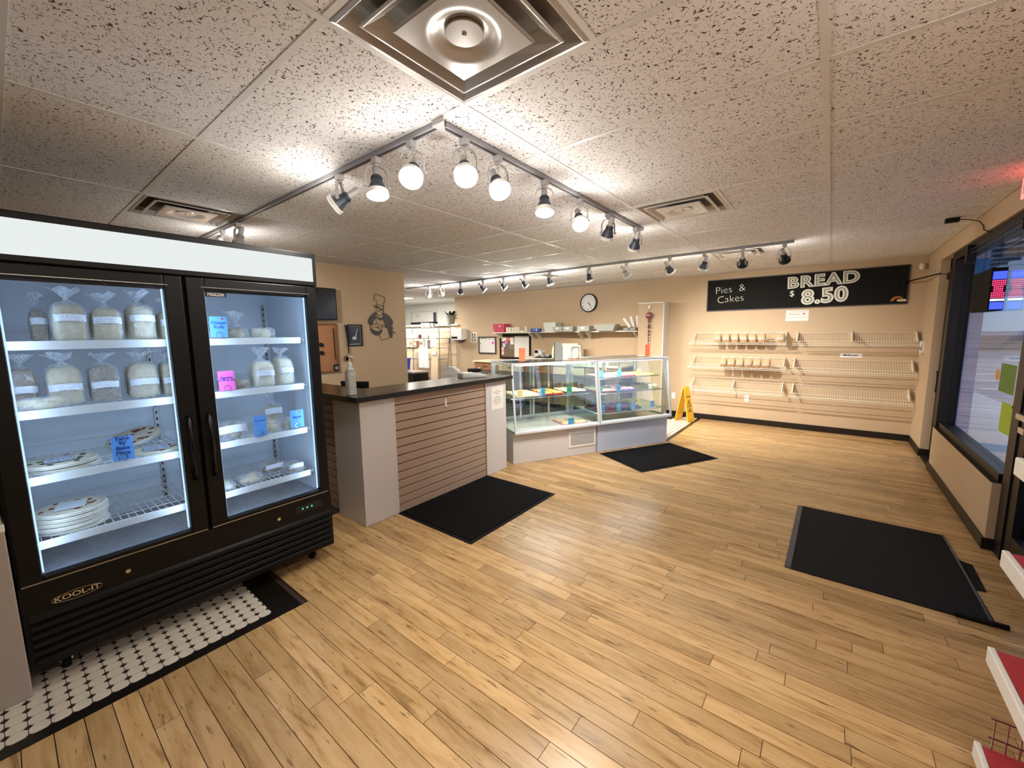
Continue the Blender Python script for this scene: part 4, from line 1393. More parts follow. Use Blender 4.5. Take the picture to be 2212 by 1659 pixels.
    COL.objects.link(lo)
    lo.parent = t
    lo.location = (L / 2, 0.075, zt - 0.012)
    MB().box(0.09, 0.065, zt - 0.008, L - 0.09, 0.085, zt + 0.004).build('light_tube', 'tube_light', t)
    return t
CL = 1.195
case('left glass display case with the air grille in its white base', 0.0, CL, [(0.79, 0.10)], True)
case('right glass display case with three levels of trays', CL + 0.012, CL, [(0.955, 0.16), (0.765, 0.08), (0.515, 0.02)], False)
UX, UY = math.cos(R(CANG)), math.sin(R(CANG))
def cpos(s, o, z):
    """s along the case fronts, o inward"""
    return (CA[0] + UX * s - UY * o, CA[1] + UY * s + UX * o, z)
CASE_FACE = RZ(CANG) @ RX(90)

GT = 'trays of baking in the display cases'
def tray(label, s, o, z, w_, d_, m, items=None, im='pastry', hgt=0.018):
    t = thing('serving_tray', label, 'tray', cpos(s, o, z + 0.001), CANG, GT)
    MB().box(-w_ / 2, -d_ / 2, 0, w_ / 2, d_ / 2, 0.006).box(-w_ / 2, -d_ / 2, 0.006, -w_ / 2 + 0.006, d_ / 2, hgt).box(w_ / 2 - 0.006, -d_ / 2, 0.006, w_ / 2, d_ / 2, hgt).box(-w_ / 2 + 0.006, -d_ / 2, 0.006, w_ / 2 - 0.006, -d_ / 2 + 0.006, hgt).box(-w_ / 2 + 0.006, d_ / 2 - 0.006, 0.006, w_ / 2 - 0.006, d_ / 2, hgt).build('tray', m, t)
    if items:
        nx, ny, sz, hh, kind = items
        for i in range(nx):
            for j in range(ny):
                x = -w_ / 2 + w_ * (i + 0.5) / nx
                y = -d_ / 2 + d_ * (j + 0.5) / ny
                q = MB()
                if kind == 'bar':
                    q.sup(w_ / nx * 0.42, d_ / ny * 0.42, hh, 0.3, 0.3, 12, 6, T(x, y, 0.006 + hh))
                else:
                    q.sup(w_ / nx * 0.40, d_ / ny * 0.40, hh, 0.8, 0.9, 12, 6, T(x, y, 0.006 + hh))
                q.build('baked_item', im, t, smooth=True)
    return t
Z1 = 0.79
tray('cream paper tray with pale squares, left end of the left case', 0.27, 0.33, Z1, 0.34, 0.40, 'tray_cream', (3, 3, 0, 0.012, 'bar'), 'pastry_pale')
tray('red-edged tray of orange squares in the middle of the left case', 0.62, 0.31, Z1, 0.30, 0.42, 'tray_red', (2, 3, 0, 0.014, 'bar'), 'pastry')
tray('dark tray of bars at the right end of the left case', 0.98, 0.33, Z1, 0.32, 0.42, 'tray_dark', (3, 2, 0, 0.012, 'bar'), 'pastry_pale')
tray('pink paper tray low on the deck of the left case', 0.92, 0.22, 0.392, 0.36, 0.34, 'tray_pink', (2, 2, 0, 0.010, 'bar'), 'pastry_pale')
tray('pale pink tray, left of the three on the top shelf of the right case', 1.50, 0.36, 0.955, 0.28, 0.38, 'tray_pink', (3, 2, 0, 0.010, 'bar'), 'pastry_pale')
tray('red-edged pink tray in the middle of the top shelf, right case', 1.82, 0.36, 0.955, 0.28, 0.38, 'tray_red', (2, 3, 0, 0.012, 'bar'), 'tray_pink')
tray('bright yellow tray at the right of the top shelf, right case', 2.14, 0.36, 0.955, 0.30, 0.38, 'tray_yellow', None)
tray('cream tray with a red edge, left on the middle shelf of the right case', 1.46, 0.32, 0.765, 0.30, 0.42, 'tray_red', (3, 3, 0, 0.012, 'bar'), 'pastry_pale')
tray('purple tray of round cakes on the middle shelf, right case', 1.78, 0.32, 0.765, 0.28, 0.42, 'tray_purple', (3, 3, 0, 0.018, 'round'), 'tray_pink')
tray('deep olive tray on the middle shelf, right case', 2.06, 0.34, 0.765, 0.22, 0.38, 'tray_olive', None, hgt=0.06)
tray('clear tray of small white cakes at the right of the middle shelf', 2.27, 0.30, 0.765, 0.16, 0.36, 'tray_cream', (2, 3, 0, 0.026, 'round'), 'bread_white')
tray('red and black tray of fruit tarts at the left of the lower shelf', 1.48, 0.26, 0.515, 0.34, 0.40, 'tray_red', (4, 4, 0, 0.020, 'round'), 'berry')
tray('dark tray of berry tarts in the middle of the lower shelf', 1.83, 0.26, 0.515, 0.30, 0.40, 'tray_dark', (3, 4, 0, 0.020, 'round'), 'berry')
tray('yellow deep tray at the right of the lower shelf, right case', 2.12, 0.34, 0.515, 0.26, 0.30, 'tray_yellow', None, hgt=0.06)

GD = 'price cards inside the display cases'
def ccard(label, s, o, z, m, w_=0.075, h_=0.095, ln=3):
    card(label, cpos(s, o, z + 0.003), w_, h_, m, ln, 'ink_black', 0.013, CASE_FACE, False, True, GD)
ccard('yellow price card at the left of the left display case', 0.145, 0.098, Z1, 'card_yellow')
ccard('cyan price card in the middle of the left display case', 0.455, 0.098, Z1, 'card_cyan')
ccard('green price card at the right of the left display case', 0.838, 0.098, Z1, 'card_green')
ccard('cyan price card down on the deck of the left display case', 0.82, 0.02, 0.392, 'card_cyan', 0.085, 0.10)
for k, (s, z, m) in enumerate([(1.372, 0.955, 'card_cyan'), (1.665, 0.955, 'card_cyan'), (2.00, 0.955, 'card_yellow'), (1.300, 0.765, 'card_cyan'), (1.595, 0.765, 'card_cyan'), (1.300, 0.515, 'card_cyan'), (1.560, 0.515, 'card_cyan'), (1.80, 0.515, 'card_cyan'), (2.13, 0.515, 'card_cyan')]):
    o = {0.955: 0.158, 0.765: 0.078, 0.515: 0.018}[z]
    ccard(['left cyan card on the top shelf of the right case', 'middle cyan card on the top shelf of the right case', 'yellow and white card on the top shelf of the right case',
           'left cyan card on the middle shelf of the right case', 'right cyan card on the middle shelf of the right case', 'first cyan card from the left on the lower shelf, right case',
           'second cyan card from the left on the lower shelf, right case', 'third cyan card from the left on the lower shelf, right case', 'last cyan card at the right of the lower shelf, right case'][k], max(s, 1.25), o, z, m, 0.070, 0.095)

# things on top of the cases
ZC = 1.185 + 0.031
def ocard(label, s, o):
    t = card(label, cpos(s, o, ZC + 0.006), 0.085, 0.165, 'card_orange', 5, 'ink_red', 0.017, CASE_FACE, False, False, 'orange signs on the display cases', name='table_sign')
    MB().box(-0.05, -0.006, -0.025, 0.05, 0.0, 0.025).build('stand', 'case_shelf_glass', t)
ocard('orange handwritten sign standing on the left display case', 0.235, 0.22)
ocard('orange handwritten sign standing on the right display case', 2.20, 0.22)
gs = thing('card_terminal', 'grey and white card terminal stand on top of the left case', 'terminal', cpos(0.80, 0.27, 1.2095), CANG)
MB().prism([(-0.055, 0.0), (0.055, 0.0), (0.050, 0.235), (-0.050, 0.235)], -0.018, 0.018, T(-0.03, 0, 0) @ RX(90)).build('screen_back', 'grey_plastic', gs, bevel=0.004)
MB().prism([(-0.03, 0.0), (0.05, 0.0), (0.045, 0.15), (0.02, 0.19), (-0.03, 0.19)], -0.03, 0.03, T(0.07, 0.03, 0) @ RX(90)).build('side_stand', 'white_plastic', gs, bevel=0.004)
bb = thing('board', 'pink serving board lying on top of the left display case', 'board', cpos(1.02, 0.36, 1.2095), CANG)
MB().box(-0.15, -0.10, 0, 0.15, 0.10, 0.008).build('board', 'pink_cloth', bb, bevel=0.003)
ws = thing('wire_napkin_stand', 'black wire stand holding white paper sheets on the left case', 'stand', cpos(1.08, 0.36, 1.2180), CANG)
MB().tube([(-0.055, -0.02, 0.0), (-0.055, -0.02, 0.145), (-0.045, -0.02, 0.155), (0.045, -0.02, 0.155), (0.055, -0.02, 0.145), (0.055, -0.02, 0.0)], 0.004, 6, closed=True).tube([(-0.055, -0.02, 0.0), (-0.055, 0.05, 0.0)], 0.004, 6).tube([(0.055, -0.02, 0.0), (0.055, 0.05, 0.0)], 0.004, 6).build('wire_frame', 'black_satin', ws)
MB().grid(lambda u, v: ((u - 0.5) * 0.21, 0.0 + 0.025 * v + 0.008 * math.sin(u * 9), 0.012 + 0.17 * v), 10, 4).build('paper_sheets', 'paper', ws)
cl = thing('paper_bags', 'folded pale pink bags beside the wire stand', 'bag', cpos(0.905, 0.40, 1.2180), CANG)
MB().sup(0.055, 0.045, 0.03, 0.5, 0.5, 16, 8, T(0, 0, 0.03), 0.05, rg).build('bags', 'pink_cloth', cl)

# ---------------------------------------------------------------- back wall: chalkboard, racks, bread
def on_back(x, z, d=0.0):
    return (x, YB - d, z)
cbd = thing('chalkboard', 'long black chalkboard with chalked bread price high on the back wall', 'chalkboard', on_back(-0.475, 1.905))
MB().box(-1.26, -0.014, 0, 1.26, 0, 0.52).build('board', 'chalkboard', cbd)
for b in [(-1.262, -0.020, -0.004, 1.262, 0, 0.010), (-1.262, -0.020, 0.510, 1.262, 0, 0.524), (-1.264, -0.020, 0.010, -1.250, 0, 0.510), (1.250, -0.020, 0.010, 1.264, 0, 0.510)]:
    MB().box(*b).build('frame', 'board_frame', cbd)
def ctext(s, size, x, z, m='chalk', bold=0.0, d=0.0150, sx=1.0, rot=0, space=1.0):
    return text(s, size, m, cbd, T(x + 0.475, -d, z - 1.905) @ FACE_BACK @ RZ(rot), name='chalk_lettering', bold=bold, extr=0.0003, sx=sx, space=space)
ctext('Pies  &', 0.165, -1.385, 2.255, rot=4, bold=-0.0035)
ctext('Cakes', 0.165, -1.375, 2.095, rot=4, bold=-0.0035)
ctext('BREAD', 0.225, -0.160, 2.297, bold=0.013, space=1.16, sx=1.12, rot=2)
ctext('BREAD', 0.225, -0.160, 2.297, 'chalk_grey', bold=0.001, d=0.0156, space=1.16, sx=1.12, rot=2)
ctext('8.50', 0.285, -0.120, 2.062, bold=0.017, space=1.08, sx=1.04, rot=3)
ctext('8.50', 0.285, -0.120, 2.062, 'chalk_grey', bold=-0.004, d=0.0156, space=1.08, sx=1.04, rot=3)
ctext('$', 0.125, -0.520, 2.125)
rb = MB()
for r_, in ((0.062,), (0.048,)):
    rb.tube([(r_ * math.cos(a), -0.0155, r_ * math.sin(a)) for a in [math.pi * k / 12 for k in range(13)]], 0.004, 5, M=T(0.685 + 0.475, 0, 1.945 - 1.905))
rb.build('rainbow', 'orange_poster', cbd)
MB().tube([(0.034 * math.cos(a), -0.0155, 0.034 * math.sin(a)) for a in [math.pi * k / 12 for k in range(13)]], 0.004, 5, M=T(0.685 + 0.475, 0, 0.040)).build('rainbow', 'red_sticker', cbd)
MB().sup(0.055, 0.0006, 0.016, 0.9, 0.9, 16, 8, T(0.735 + 0.475, -0.0150, 0.048)).build('cloud', 'chalk', cbd)

nf = thing('notice', 'white Follow us notice below the chalkboard', 'notice', on_back(-0.435, 1.705))
MB().box(-0.145, -0.0015, 0, 0.145, 0, 0.165).build('sheet', 'paper', nf)
text('Follow us', 0.036, 'ink_grey', nf, T(-0.03, -0.002, 0.105) @ FACE_BACK)
scribble(nf, T(0, -0.002, 0.055) @ FACE_BACK, 0.24, [1.0], 0.02, 'ink_grey', 0.010, 0.0014, 'print')
scribble(nf, T(0, -0.002, 0.142) @ FACE_BACK, 0.24, [1.0], 0.02, 'ink_grey', 0.008, 0.0011, 'print')
MB().sup(0.014, 0.0006, 0.012, 0.6, 0.6, 12, 6, T(0.085, -0.0018, 0.108)).build('logo', 'pink_bin', nf)
mg = thing('shelf_label', 'white Multigrain label above the second right wire rack', 'label', on_back(0.25, 1.155))
MB().box(-0.125, -0.0015, 0, 0.125, 0, 0.062).build('sheet', 'paper', mg)
text('Multigrain', 0.042, 'ink_black', mg, T(0, -0.002, 0.033) @ FACE_BACK, bold=0.0006)

RSL = 32.0
def rack(x0, x1, zb, label, mids):
    t = thing('wire_bread_rack', label, 'rack', on_back((x0 + x1) / 2, zb), 0, 'white wire bread racks on the back wall')
    w_ = (x1 - x0) / 2
    P = [(-0.018, 0.0), (-0.205, -0.116), (-0.300, -0.176), (-0.312, -0.150)]
    q = MB()
    n = int(round((x1 - x0) / 0.0268))
    for k in range(n + 1):
        x = -w_ + 2 * w_ * k / n
        q.tube([(x, y, z) for y, z in P], 0.0016, 4)
    q.build('cross_wires', 'wire_white', t)
    for y, z in [P[0], P[1], (-0.262, -0.152), P[2], P[3]]:
        MB().tube([(-w_ - 0.01, y, z), (w_ + 0.01, y, z)], 0.0030, 6).build('long_wire', 'wire_white', t)
    for f in [0.03, 0.985] + mids:
        x = -w_ + 2 * w_ * f
        MB().prism([(0.0, 0.022), (-0.03, 0.022), (-0.215, -0.095), (-0.215, -0.118), (0.0, -0.10)], x - 0.006, x + 0.006, Matrix(((0, 0, 1, 0), (1, 0, 0, 0), (0, 1, 0, 0), (0, 0, 0, 1)))).build('bracket', 'wire_white', t)
    return t
RK = [(-1.925, -0.530, 1.520, 'upper left wire bread rack with seven loaves', []), (-0.445, 0.930, 1.512, 'upper right empty wire bread rack', [0.5]),
      (-1.925, -0.530, 1.115, 'middle left wire bread rack with six loaves', []), (-0.460, 0.920, 1.110, 'middle right empty wire rack below the Multigrain label', []),
      (-1.925, -0.530, 0.715, 'lower left empty wire rack above the wall outlet', [0.49]), (-0.455, 0.915, 0.712, 'lower right empty wire bread rack', [])]
for a in RK:
    rack(*a)
GB = 'sliced loaves on the wire racks'
def rack_loaf(x, zb, label):
    y, z = -0.215, -0.1295
    t = thing('sliced_loaf', label, 'bread', (0, 0, 0), 0, GB)
    t.matrix_world = T(x, YB + y, zb + z + 0.006) @ RX(RSL) @ RZ(-90)
    MB().sup(0.058, 0.050, 0.058, 0.35, 0.30, 16, 10, T(0, 0, 0.060), 0.01, rg).build('loaf', 'bread_crust', t, smooth=True)
    MB().sup(0.062, 0.053, 0.062, 0.4, 0.35, 16, 10, T(0, 0, 0.063), 0.03, rg).build('bag', 'bag_thin', t)
    tuft(0.05, 0.05, 0.120, 0.045, 0.9).build('bag_top', 'bag_thin', t)
    label_strip(0.061, 0.050, 0.088, 0.030, 'white_plastic', 0.96).build('label_band', 'white_plastic', t)
for k, x in enumerate([-1.487, -1.357, -1.230, -1.104, -0.978, -0.855]):
    rack_loaf(x, 1.520, 'bagged sliced loaf, %s from the left in the upper rack row' % ORD[k])
rack_loaf(-0.605, 1.520, 'bagged sliced loaf standing apart at the right of the upper rack')
for k, x in enumerate([-1.385, -1.260, -1.137, -1.015, -0.893, -0.770]):
    rack_loaf(x, 1.115, 'bagged sliced loaf, %s from the left in the middle rack row' % ORD[k])

def outlet(x, z, label):
    t = thing('wall_outlet', label, 'outlet', on_back(x, z))
    MB().box(-0.036, -0.006, -0.058, 0.036, 0, 0.058).build('plate', 'white_plastic', t, bevel=0.003)
    for dz in (-0.022, 0.022):
        MB().box(-0.014, -0.008, dz - 0.013, 0.014, -0.006, dz + 0.013).build('socket', 'paper', t)
outlet(-1.047, 0.425, 'white wall outlet under the lower left wire rack')
outlet(-2.243, 0.375, 'white wall outlet right of the display case end')

# clock, twenty-five past four
ck = thing('wall_clock', 'round black-rimmed white wall clock on the back wall', 'clock', on_back(-4.014, 2.175))
CKM = RX(90)
MB().lathe([(0.0, 0.0), (0.190, 0.0), (0.192, 0.03), (0.186, 0.045), (0.170, 0.045), (0.168, 0.030), (0.0, 0.030)], 48, CKM).build('rim', 'black_satin', ck)
MB().lathe([(0.0, 0.0305), (0.167, 0.0305), (0.167, 0.032), (0.0, 0.032)], 48, CKM).build('face', 'white_plastic', ck)
for k in range(1, 13):
    a = R(90 - 30 * k)
    text(str(k), 0.040, 'ink_black', ck, T(0.135 * math.cos(a), -0.0330, 0.135 * math.sin(a)) @ FACE_BACK, name='numeral')
def hand(ang, ln, w_):
    MB().box(-w_ / 2, -0.0345, -0.02, w_ / 2, -0.0335, ln, RY(ang)).build('hand', 'ink_black', ck)
hand(132, 0.085, 0.010)
hand(150, 0.125, 0.006)
MB().lathe([(0.0, 0.032), (0.008, 0.032), (0.008, 0.036), (0.0, 0.036)], 12, CKM).build('hub', 'black_satin', ck)

# tall board end beside the bread wall
colm = thing('end_panel', 'tall tan end panel with white edges beside the bread wall', 'panel', (-2.605, 7.60, 0))
bw(MB().box(-2.842, 7.452, 0, -2.39, 7.746, 2.078), 'body', 'wall_tan', colm)
bw(MB().box(-2.846, 7.448, 2.078, -2.384, 7.746, 2.094), 'top_trim', 'white_paint', colm)
bw(MB().box(-2.39, 7.448, 0, -2.372, 7.746, 2.094), 'side_face', 'white_laminate', colm)
wc = thing('bead_hanging', 'hanging string of dark beads below a round rose glass disc', 'decoration', (-2.632, 7.432, 1.33))
MB().tube([(0, 0.0, 0.68), (0, 0.0, 0.58)], 0.002, 5).build('thread', 'ink_black', wc)
MB().box(-0.012, -0.004, 0.66, 0.012, 0.012, 0.70).build('hook', 'steel', wc)
MB().lathe([(0.0, -0.012), (0.045, -0.010), (0.062, 0.0), (0.045, 0.010), (0.0, 0.012)], 20, T(0, -0.012, 0.525) @ RX(90)).build('disc', 'rose_glass', wc, smooth=True)
for k, (z, r_, h_) in enumerate([(0.435, 0.022, 0.045), (0.335, 0.020, 0.050), (0.245, 0.018, 0.030), (0.185, 0.014, 0.028), (0.125, 0.013, 0.022), (0.075, 0.011, 0.022), (0.030, 0.009, 0.022)]):
    MB().sup(r_, r_, h_, 1.1, 1.0, 12, 8, T(0, -0.010, z)).build('bead', ['rose_glass', 'beads'][k % 2], wc, smooth=True)
MB().tube([(0, -0.010, 0.0), (0, -0.010, 0.47)], 0.0016, 5).build('string', 'ink_black', wc)

# wet floor sign
wf = thing('wet_floor_sign', 'yellow folding wet floor sign standing on the tile floor', 'sign', (-1.93, 7.365, 0.0), 72)
for sgn in (-1, 1):
    v = []
    w0, w1, zt_, dx = 0.105, 0.070, 0.60, 0.125
    for z, w_, d in ((0.0, w0, dx), (zt_, w1, 0.012)):
        v += [(-w_, sgn * d - 0.008, z), (w_, sgn * d - 0.008, z), (w_, sgn * d + 0.008, z), (-w_, sgn * d + 0.008, z)]
    MB().add(v, [(0, 3, 2, 1), (4, 5, 6, 7), (0, 1, 5, 4), (1, 2, 6, 5), (2, 3, 7, 6), (3, 0, 4, 7)]).build('panel', 'yellow_sign', wf, bevel=0.004)
    Msg = T(0, sgn * 0.0685 + sgn * 0.0100, 0.30) @ RX(sgn * 10.67) @ (RX(90) if sgn < 0 else RZ(180) @ RX(90))
    text('CAUTION', 0.030, 'ink_black', wf, Msg @ T(0, 0.14, 0.001))
    text('WET\nFLOOR', 0.034, 'ink_black', wf, Msg @ T(0, -0.10, 0.001))
    MB().tube([(-0.045, -0.03, 0.002), (0.045, -0.03, 0.002), (0.0, 0.08, 0.002)], 0.005, 5, closed=True, M=Msg).build('warning_triangle', 'ink_black', wf)
MB().tube([(-0.07, 0, 0.598), (0.07, 0, 0.598)], 0.014, 10).build('hinge', 'yellow_sign', wf)

# corner bits
ms = thing('motion_sensor', 'white dome motion sensor high in the back right corner', 'sensor', on_back(0.895, 2.385))
MB().sup(0.032, 0.03, 0.045, 0.8, 0.9, 16, 10, T(0, -0.03, 0)).build('dome', 'white_plastic', ms, smooth=True)
MB().box(-0.02, -0.008, -0.03, 0.02, 0, 0.03).build('bracket', 'white_plastic', ms)
tagp = tag(MB().box(-0.004, -0.012, -0.02, 0.0, 0.012, 0.02).build('small_wall_tag', 'white_plastic', loc=(XR, 7.40, 2.32)), 'tiny white tag on the right stub wall near the sensor', 'tag')
hs_ = thing('handset', 'white handset hanging on the right stub wall by the racks', 'handset', (XR, 7.42, 1.25))
MB().box(-0.014, -0.022, 0.0, 0.0, 0.022, 0.15).build('cradle', 'white_plastic', hs_, bevel=0.003)
MB().tube([(-0.022, 0, -0.015), (-0.034, 0, 0.03), (-0.034, 0, 0.11), (-0.022, 0, 0.155)], [0.016, 0.010, 0.010, 0.016], 8).build('grip', 'white_plastic', hs_, smooth=True)
rod = thing('black_rod', 'thin black rod from the chalkboard end to the side door frame', 'rod', (0.74, 7.70, 2.19))
MB().tube([(0.0, 0.0, 0.0), (0.215, -0.82, 0.01)], 0.009, 8).build('rod', 'black_satin', rod)
MB().box(-0.02, -0.0, -0.025, 0.02, 0.03, 0.025).build('bracket', 'black_satin', rod)

# ---------------------------------------------------------------- back shelf and its goods
ZSH = 1.592
def wshelf(x0, x1, label):
    t = thing('wall_shelf', label, 'shelf', on_back((x0 + x1) / 2, ZSH - 0.022), 0, 'white shelves along the back wall')
    w_ = (x1 - x0) / 2
    MB().box(-w_, -0.30, 0, w_, 0, 0.022).build('board', 'white_paint', t, bevel=0.003)
    for x in (-w_ + 0.08, w_ - 0.08):
        MB().prism([(0, 0), (-0.26, 0), (-0.25, -0.02), (-0.02, -0.15), (0, -0.15)], x - 0.012, x + 0.012, Matrix(((0, 0, 1, 0), (1, 0, 0, 0), (0, 1, 0, 0), (0, 0, 0, 1)))).build('bracket', 'vent_white', t)
wshelf(-6.43, -5.31, 'left white wall shelf with the pink bin')
wshelf(-5.28, -4.06, 'middle white wall shelf with the stacked tubs')
wshelf(-4.03, -2.86, 'right white wall shelf below the clock')
YS = 7.55
def on_shelf(x, dy=0.0):
    return (x, YS + dy, ZSH + 0.0005)
def tapered(t, w0, d0, w1, d1, h_, m, name='tub', thick=0.004, lid=None):
    v = [(sx * a, sy * b, z) for (a, b, z) in ((w0, d0, 0), (w1, d1, h_)) for sx, sy in ((-1, -1), (1, -1), (1, 1), (-1, 1))]
    i1, i2 = w1 - thick, d1 - thick
    v += [(sx * i1, sy * i2, h_) for sx, sy in ((-1, -1), (1, -1), (1, 1), (-1, 1))]
    v += [(sx * (w0 - thick), sy * (d0 - thick), 0.004) for sx, sy in ((-1, -1), (1, -1), (1, 1), (-1, 1))]
    f = [(3, 2, 1, 0)] + [(i, (i + 1) % 4, 4 + (i + 1) % 4, 4 + i) for i in range(4)] + [(4 + i, 4 + (i + 1) % 4, 8 + (i + 1) % 4, 8 + i) for i in range(4)] + [(8 + i, 8 + (i + 1) % 4, 12 + (i + 1) % 4, 12 + i) for i in range(4)] + [(12, 13, 14, 15)]
    o = MB().add(v, f).build(name, m, t, bevel=0.003)
    return o
pb = thing('storage_bin', 'pink plastic storage bin at the left end of the shelf', 'bin', on_shelf(-6.215))
tapered(pb, 0.15, 0.11, 0.175, 0.13, 0.195, 'pink_bin')
MB().box(0.02, -0.1345, 0.13, 0.07, -0.130, 0.155).build('label', 'paper', pb)
for k, x in enumerate([-5.985, -5.905, -5.815, -5.735, -5.655]):
    t = thing('stack_of_cups', 'stack of white paper cups, %s in the row beside the pink bin' % ORD[k], 'cups', on_shelf(x, -0.07), 0, 'stacked paper cups on the shelf')
    hgt = [0.115, 0.112, 0.105, 0.118, 0.116][k]
    MB().lathe([(0.0, 0.0), (0.034, 0.0), (0.036, 0.004), (0.036, hgt - 0.01), (0.038, hgt - 0.004), (0.034, hgt), (0.0, hgt - 0.004)], 18).build('cups', 'cream_plastic', t, smooth=False)
    for j in range(4):
        MB().lathe([(0.0365, 0.02 + j * 0.022), (0.0378, 0.022 + j * 0.022), (0.0365, 0.025 + j * 0.022)], 18).build('rim', 'white_plastic', t)
t = thing('flat_box', 'low cream box between the cup stacks and the tall cup', 'box', on_shelf(-5.548, -0.06))
MB().box(-0.055, -0.03, 0, 0.055, 0.03, 0.03).build('box', 'cream_plastic', t, bevel=0.003)
MB().box(-0.057, -0.032, 0.03, 0.057, 0.032, 0.036).build('lid', 'cream_plastic', t)
t = thing('tall_cup', 'single tall white cup near the shelf gap', 'cup', on_shelf(-5.435, -0.08))
MB().lathe([(0.0, 0.0), (0.030, 0.0), (0.038, 0.112), (0.040, 0.118), (0.036, 0.118), (0.028, 0.006), (0.0, 0.006)], 20).build('cup', 'white_plastic', t, smooth=False)
MB().lathe([(0.038, 0.1145), (0.0415, 0.117), (0.038, 0.1195)], 20).build('rim', 'white_plastic', t)
t = thing('wipes_box', 'blue box of wipes left of the stacked tubs', 'box', on_shelf(-5.135, -0.12))
MB().box(-0.125, -0.05, 0, 0.125, 0.05, 0.075).build('box', 'blue_box', t, bevel=0.02)
MB().box(0.03, -0.0515, 0.01, 0.055, -0.0495, 0.068).build('white_band', 'white_plastic', t)
MB().box(-0.03, -0.0515, 0.03, 0.0, -0.0495, 0.05).build('white_mark', 'white_plastic', t)
for k in range(5):
    t = thing('plastic_tub', 'white plastic tub, %s of the five nested by the clock' % ['lowest', 'second', 'third', 'fourth', 'highest'][k], 'tub', (-4.805, YS + 0.03, ZSH + 0.0005 + 0.024 * k), 0, 'nested white tubs on the shelf')
    tapered(t, 0.125, 0.10, 0.155, 0.125, 0.10, 'tub_white')
    MB().box(-0.158, -0.128, 0.094, 0.158, -0.1245, 0.102).box(-0.158, 0.1245, 0.094, 0.158, 0.128, 0.102).box(-0.158, -0.1245, 0.094, -0.1545, 0.1245, 0.102).box(0.1545, -0.1245, 0.094, 0.158, 0.1245, 0.102).build('rim', 'tub_white', t)
for k, (x, w_) in enumerate([(-4.535, 0.105), (-4.290, 0.105), (-3.935, 0.125)]):
    t = thing('food_container', 'clear grey food container with a white label, %s of three' % ORD[k], 'container', on_shelf(x, -0.11), 0, 'labelled containers on the shelf')
    tapered(t, w_, 0.09, w_ + 0.015, 0.10, 0.10, 'tub_grey', 'tub')
    MB().box(-0.05, -0.104, 0.045, 0.04, -0.098, 0.085).build('label', 'paper', t)
    MB().box(-w_ - 0.012, -0.098, 0.005, w_ + 0.012, 0.098, 0.012).build('food', 'bread_white', t)
t = thing('food_pan', 'long grey food pan alone under the clock shelf right side', 'container', on_shelf(-3.48, -0.06))
tapered(t, 0.17, 0.11, 0.225, 0.13, 0.125, 'tub_grey')
MB().box(-0.230, -0.134, 0.120, 0.230, -0.129, 0.127).box(-0.230, 0.129, 0.120, 0.230, 0.134, 0.127).build('rim', 'tub_grey', t)
t = thing('grey_case', 'small flat grey case under the paper rolls', 'box', on_shelf(-3.005, -0.05))
MB().box(-0.12, -0.08, 0, 0.12, 0.08, 0.05).build('case', 'grey_plastic', t, bevel=0.01)
MB().box(-0.015, -0.084, 0.02, 0.015, -0.08, 0.04).build('catch', 'black_satin', t)
for k, a in enumerate([38, 18, 2]):
    t = thing('paper_roll', ['leftmost leaning paper roll on the grey case', 'middle leaning paper roll on the grey case', 'upright paper roll against the end panel'][k], 'paper roll', (-3.0 + 0.045 * k, YS - 0.05 + 0.055 * k, ZSH + 0.052), 0, 'white paper rolls on the shelf')
    t.rotation_euler = (0, R(-a), 0)
    MB().lathe([(0.012, 0.0), (0.030, 0.0), (0.030, 0.215), (0.012, 0.215), (0.012, 0.0)], 18, T(0, 0, 0.012)).build('roll', 'paper', t, smooth=False)
    MB().lathe([(0.010, 0.012), (0.0122, 0.012), (0.0122, 0.227), (0.010, 0.227), (0.010, 0.012)], 12).build('core', 'cork', t)

# boards and papers on the back wall
def framed(name, label, cat, x0, x1, z0, z1, fm, bw_, face):
    t = thing(name, label, cat, on_back((x0 + x1) / 2, z0))
    w_, h_ = (x1 - x0) / 2, z1 - z0
    for b in [(-w_, -0.022, 0, w_, 0, bw_), (-w_, -0.022, h_ - bw_, w_, 0, h_), (-w_, -0.022, bw_, -w_ + bw_, 0, h_ - bw_), (w_ - bw_, -0.022, bw_, w_, 0, h_ - bw_)]:
        MB().box(*b).build('frame', fm, t)
    for (a, b, m) in face:
        MB().box(-w_ + bw_ + (2 * w_ - 2 * bw_) * a, -0.012, bw_, -w_ + bw_ + (2 * w_ - 2 * bw_) * b, 0, h_ - bw_).build('face', m, t)
    return t, w_, h_
def stick(t, x, z, w_, h_, m, rot=0, name='note', d=0.0128):
    MB().cbox(0, 0, 0, w_, 0.001, h_, T(x, -d, z) @ RY(rot)).build(name, m, t)
wbd, ww, wh = framed('whiteboard', 'small dark-framed whiteboard with one pink note', 'whiteboard', -7.15, -6.56, 1.055, 1.49, 'board_frame', 0.032, [(0, 1, 'white_plastic')])
stick(wbd, 0.19, 0.28, 0.085, 0.075, 'card_pink', 4)
for k, (x, z) in enumerate([(-0.17, 0.38), (-0.12, 0.39), (-0.06, 0.38), (0.08, 0.375), (0.22, 0.36), (-0.23, 0.26), (-0.18, 0.16)]):
    MB().lathe([(0.0, 0.0125), (0.012, 0.0125), (0.010, 0.022), (0.0, 0.022)], 10, T(x, 0, z) @ RX(90)).build('magnet', 'ink_black' if k != 6 else 'grey_plastic', wbd)
cbo, cw_, ch_ = framed('notice_board', 'black-framed board, half cork with notes and half white', 'notice board', -6.44, -5.50, 0.95, 1.545, 'black_satin', 0.045, [(0, 0.48, 'cork_dark'), (0.48, 1, 'white_plastic')])
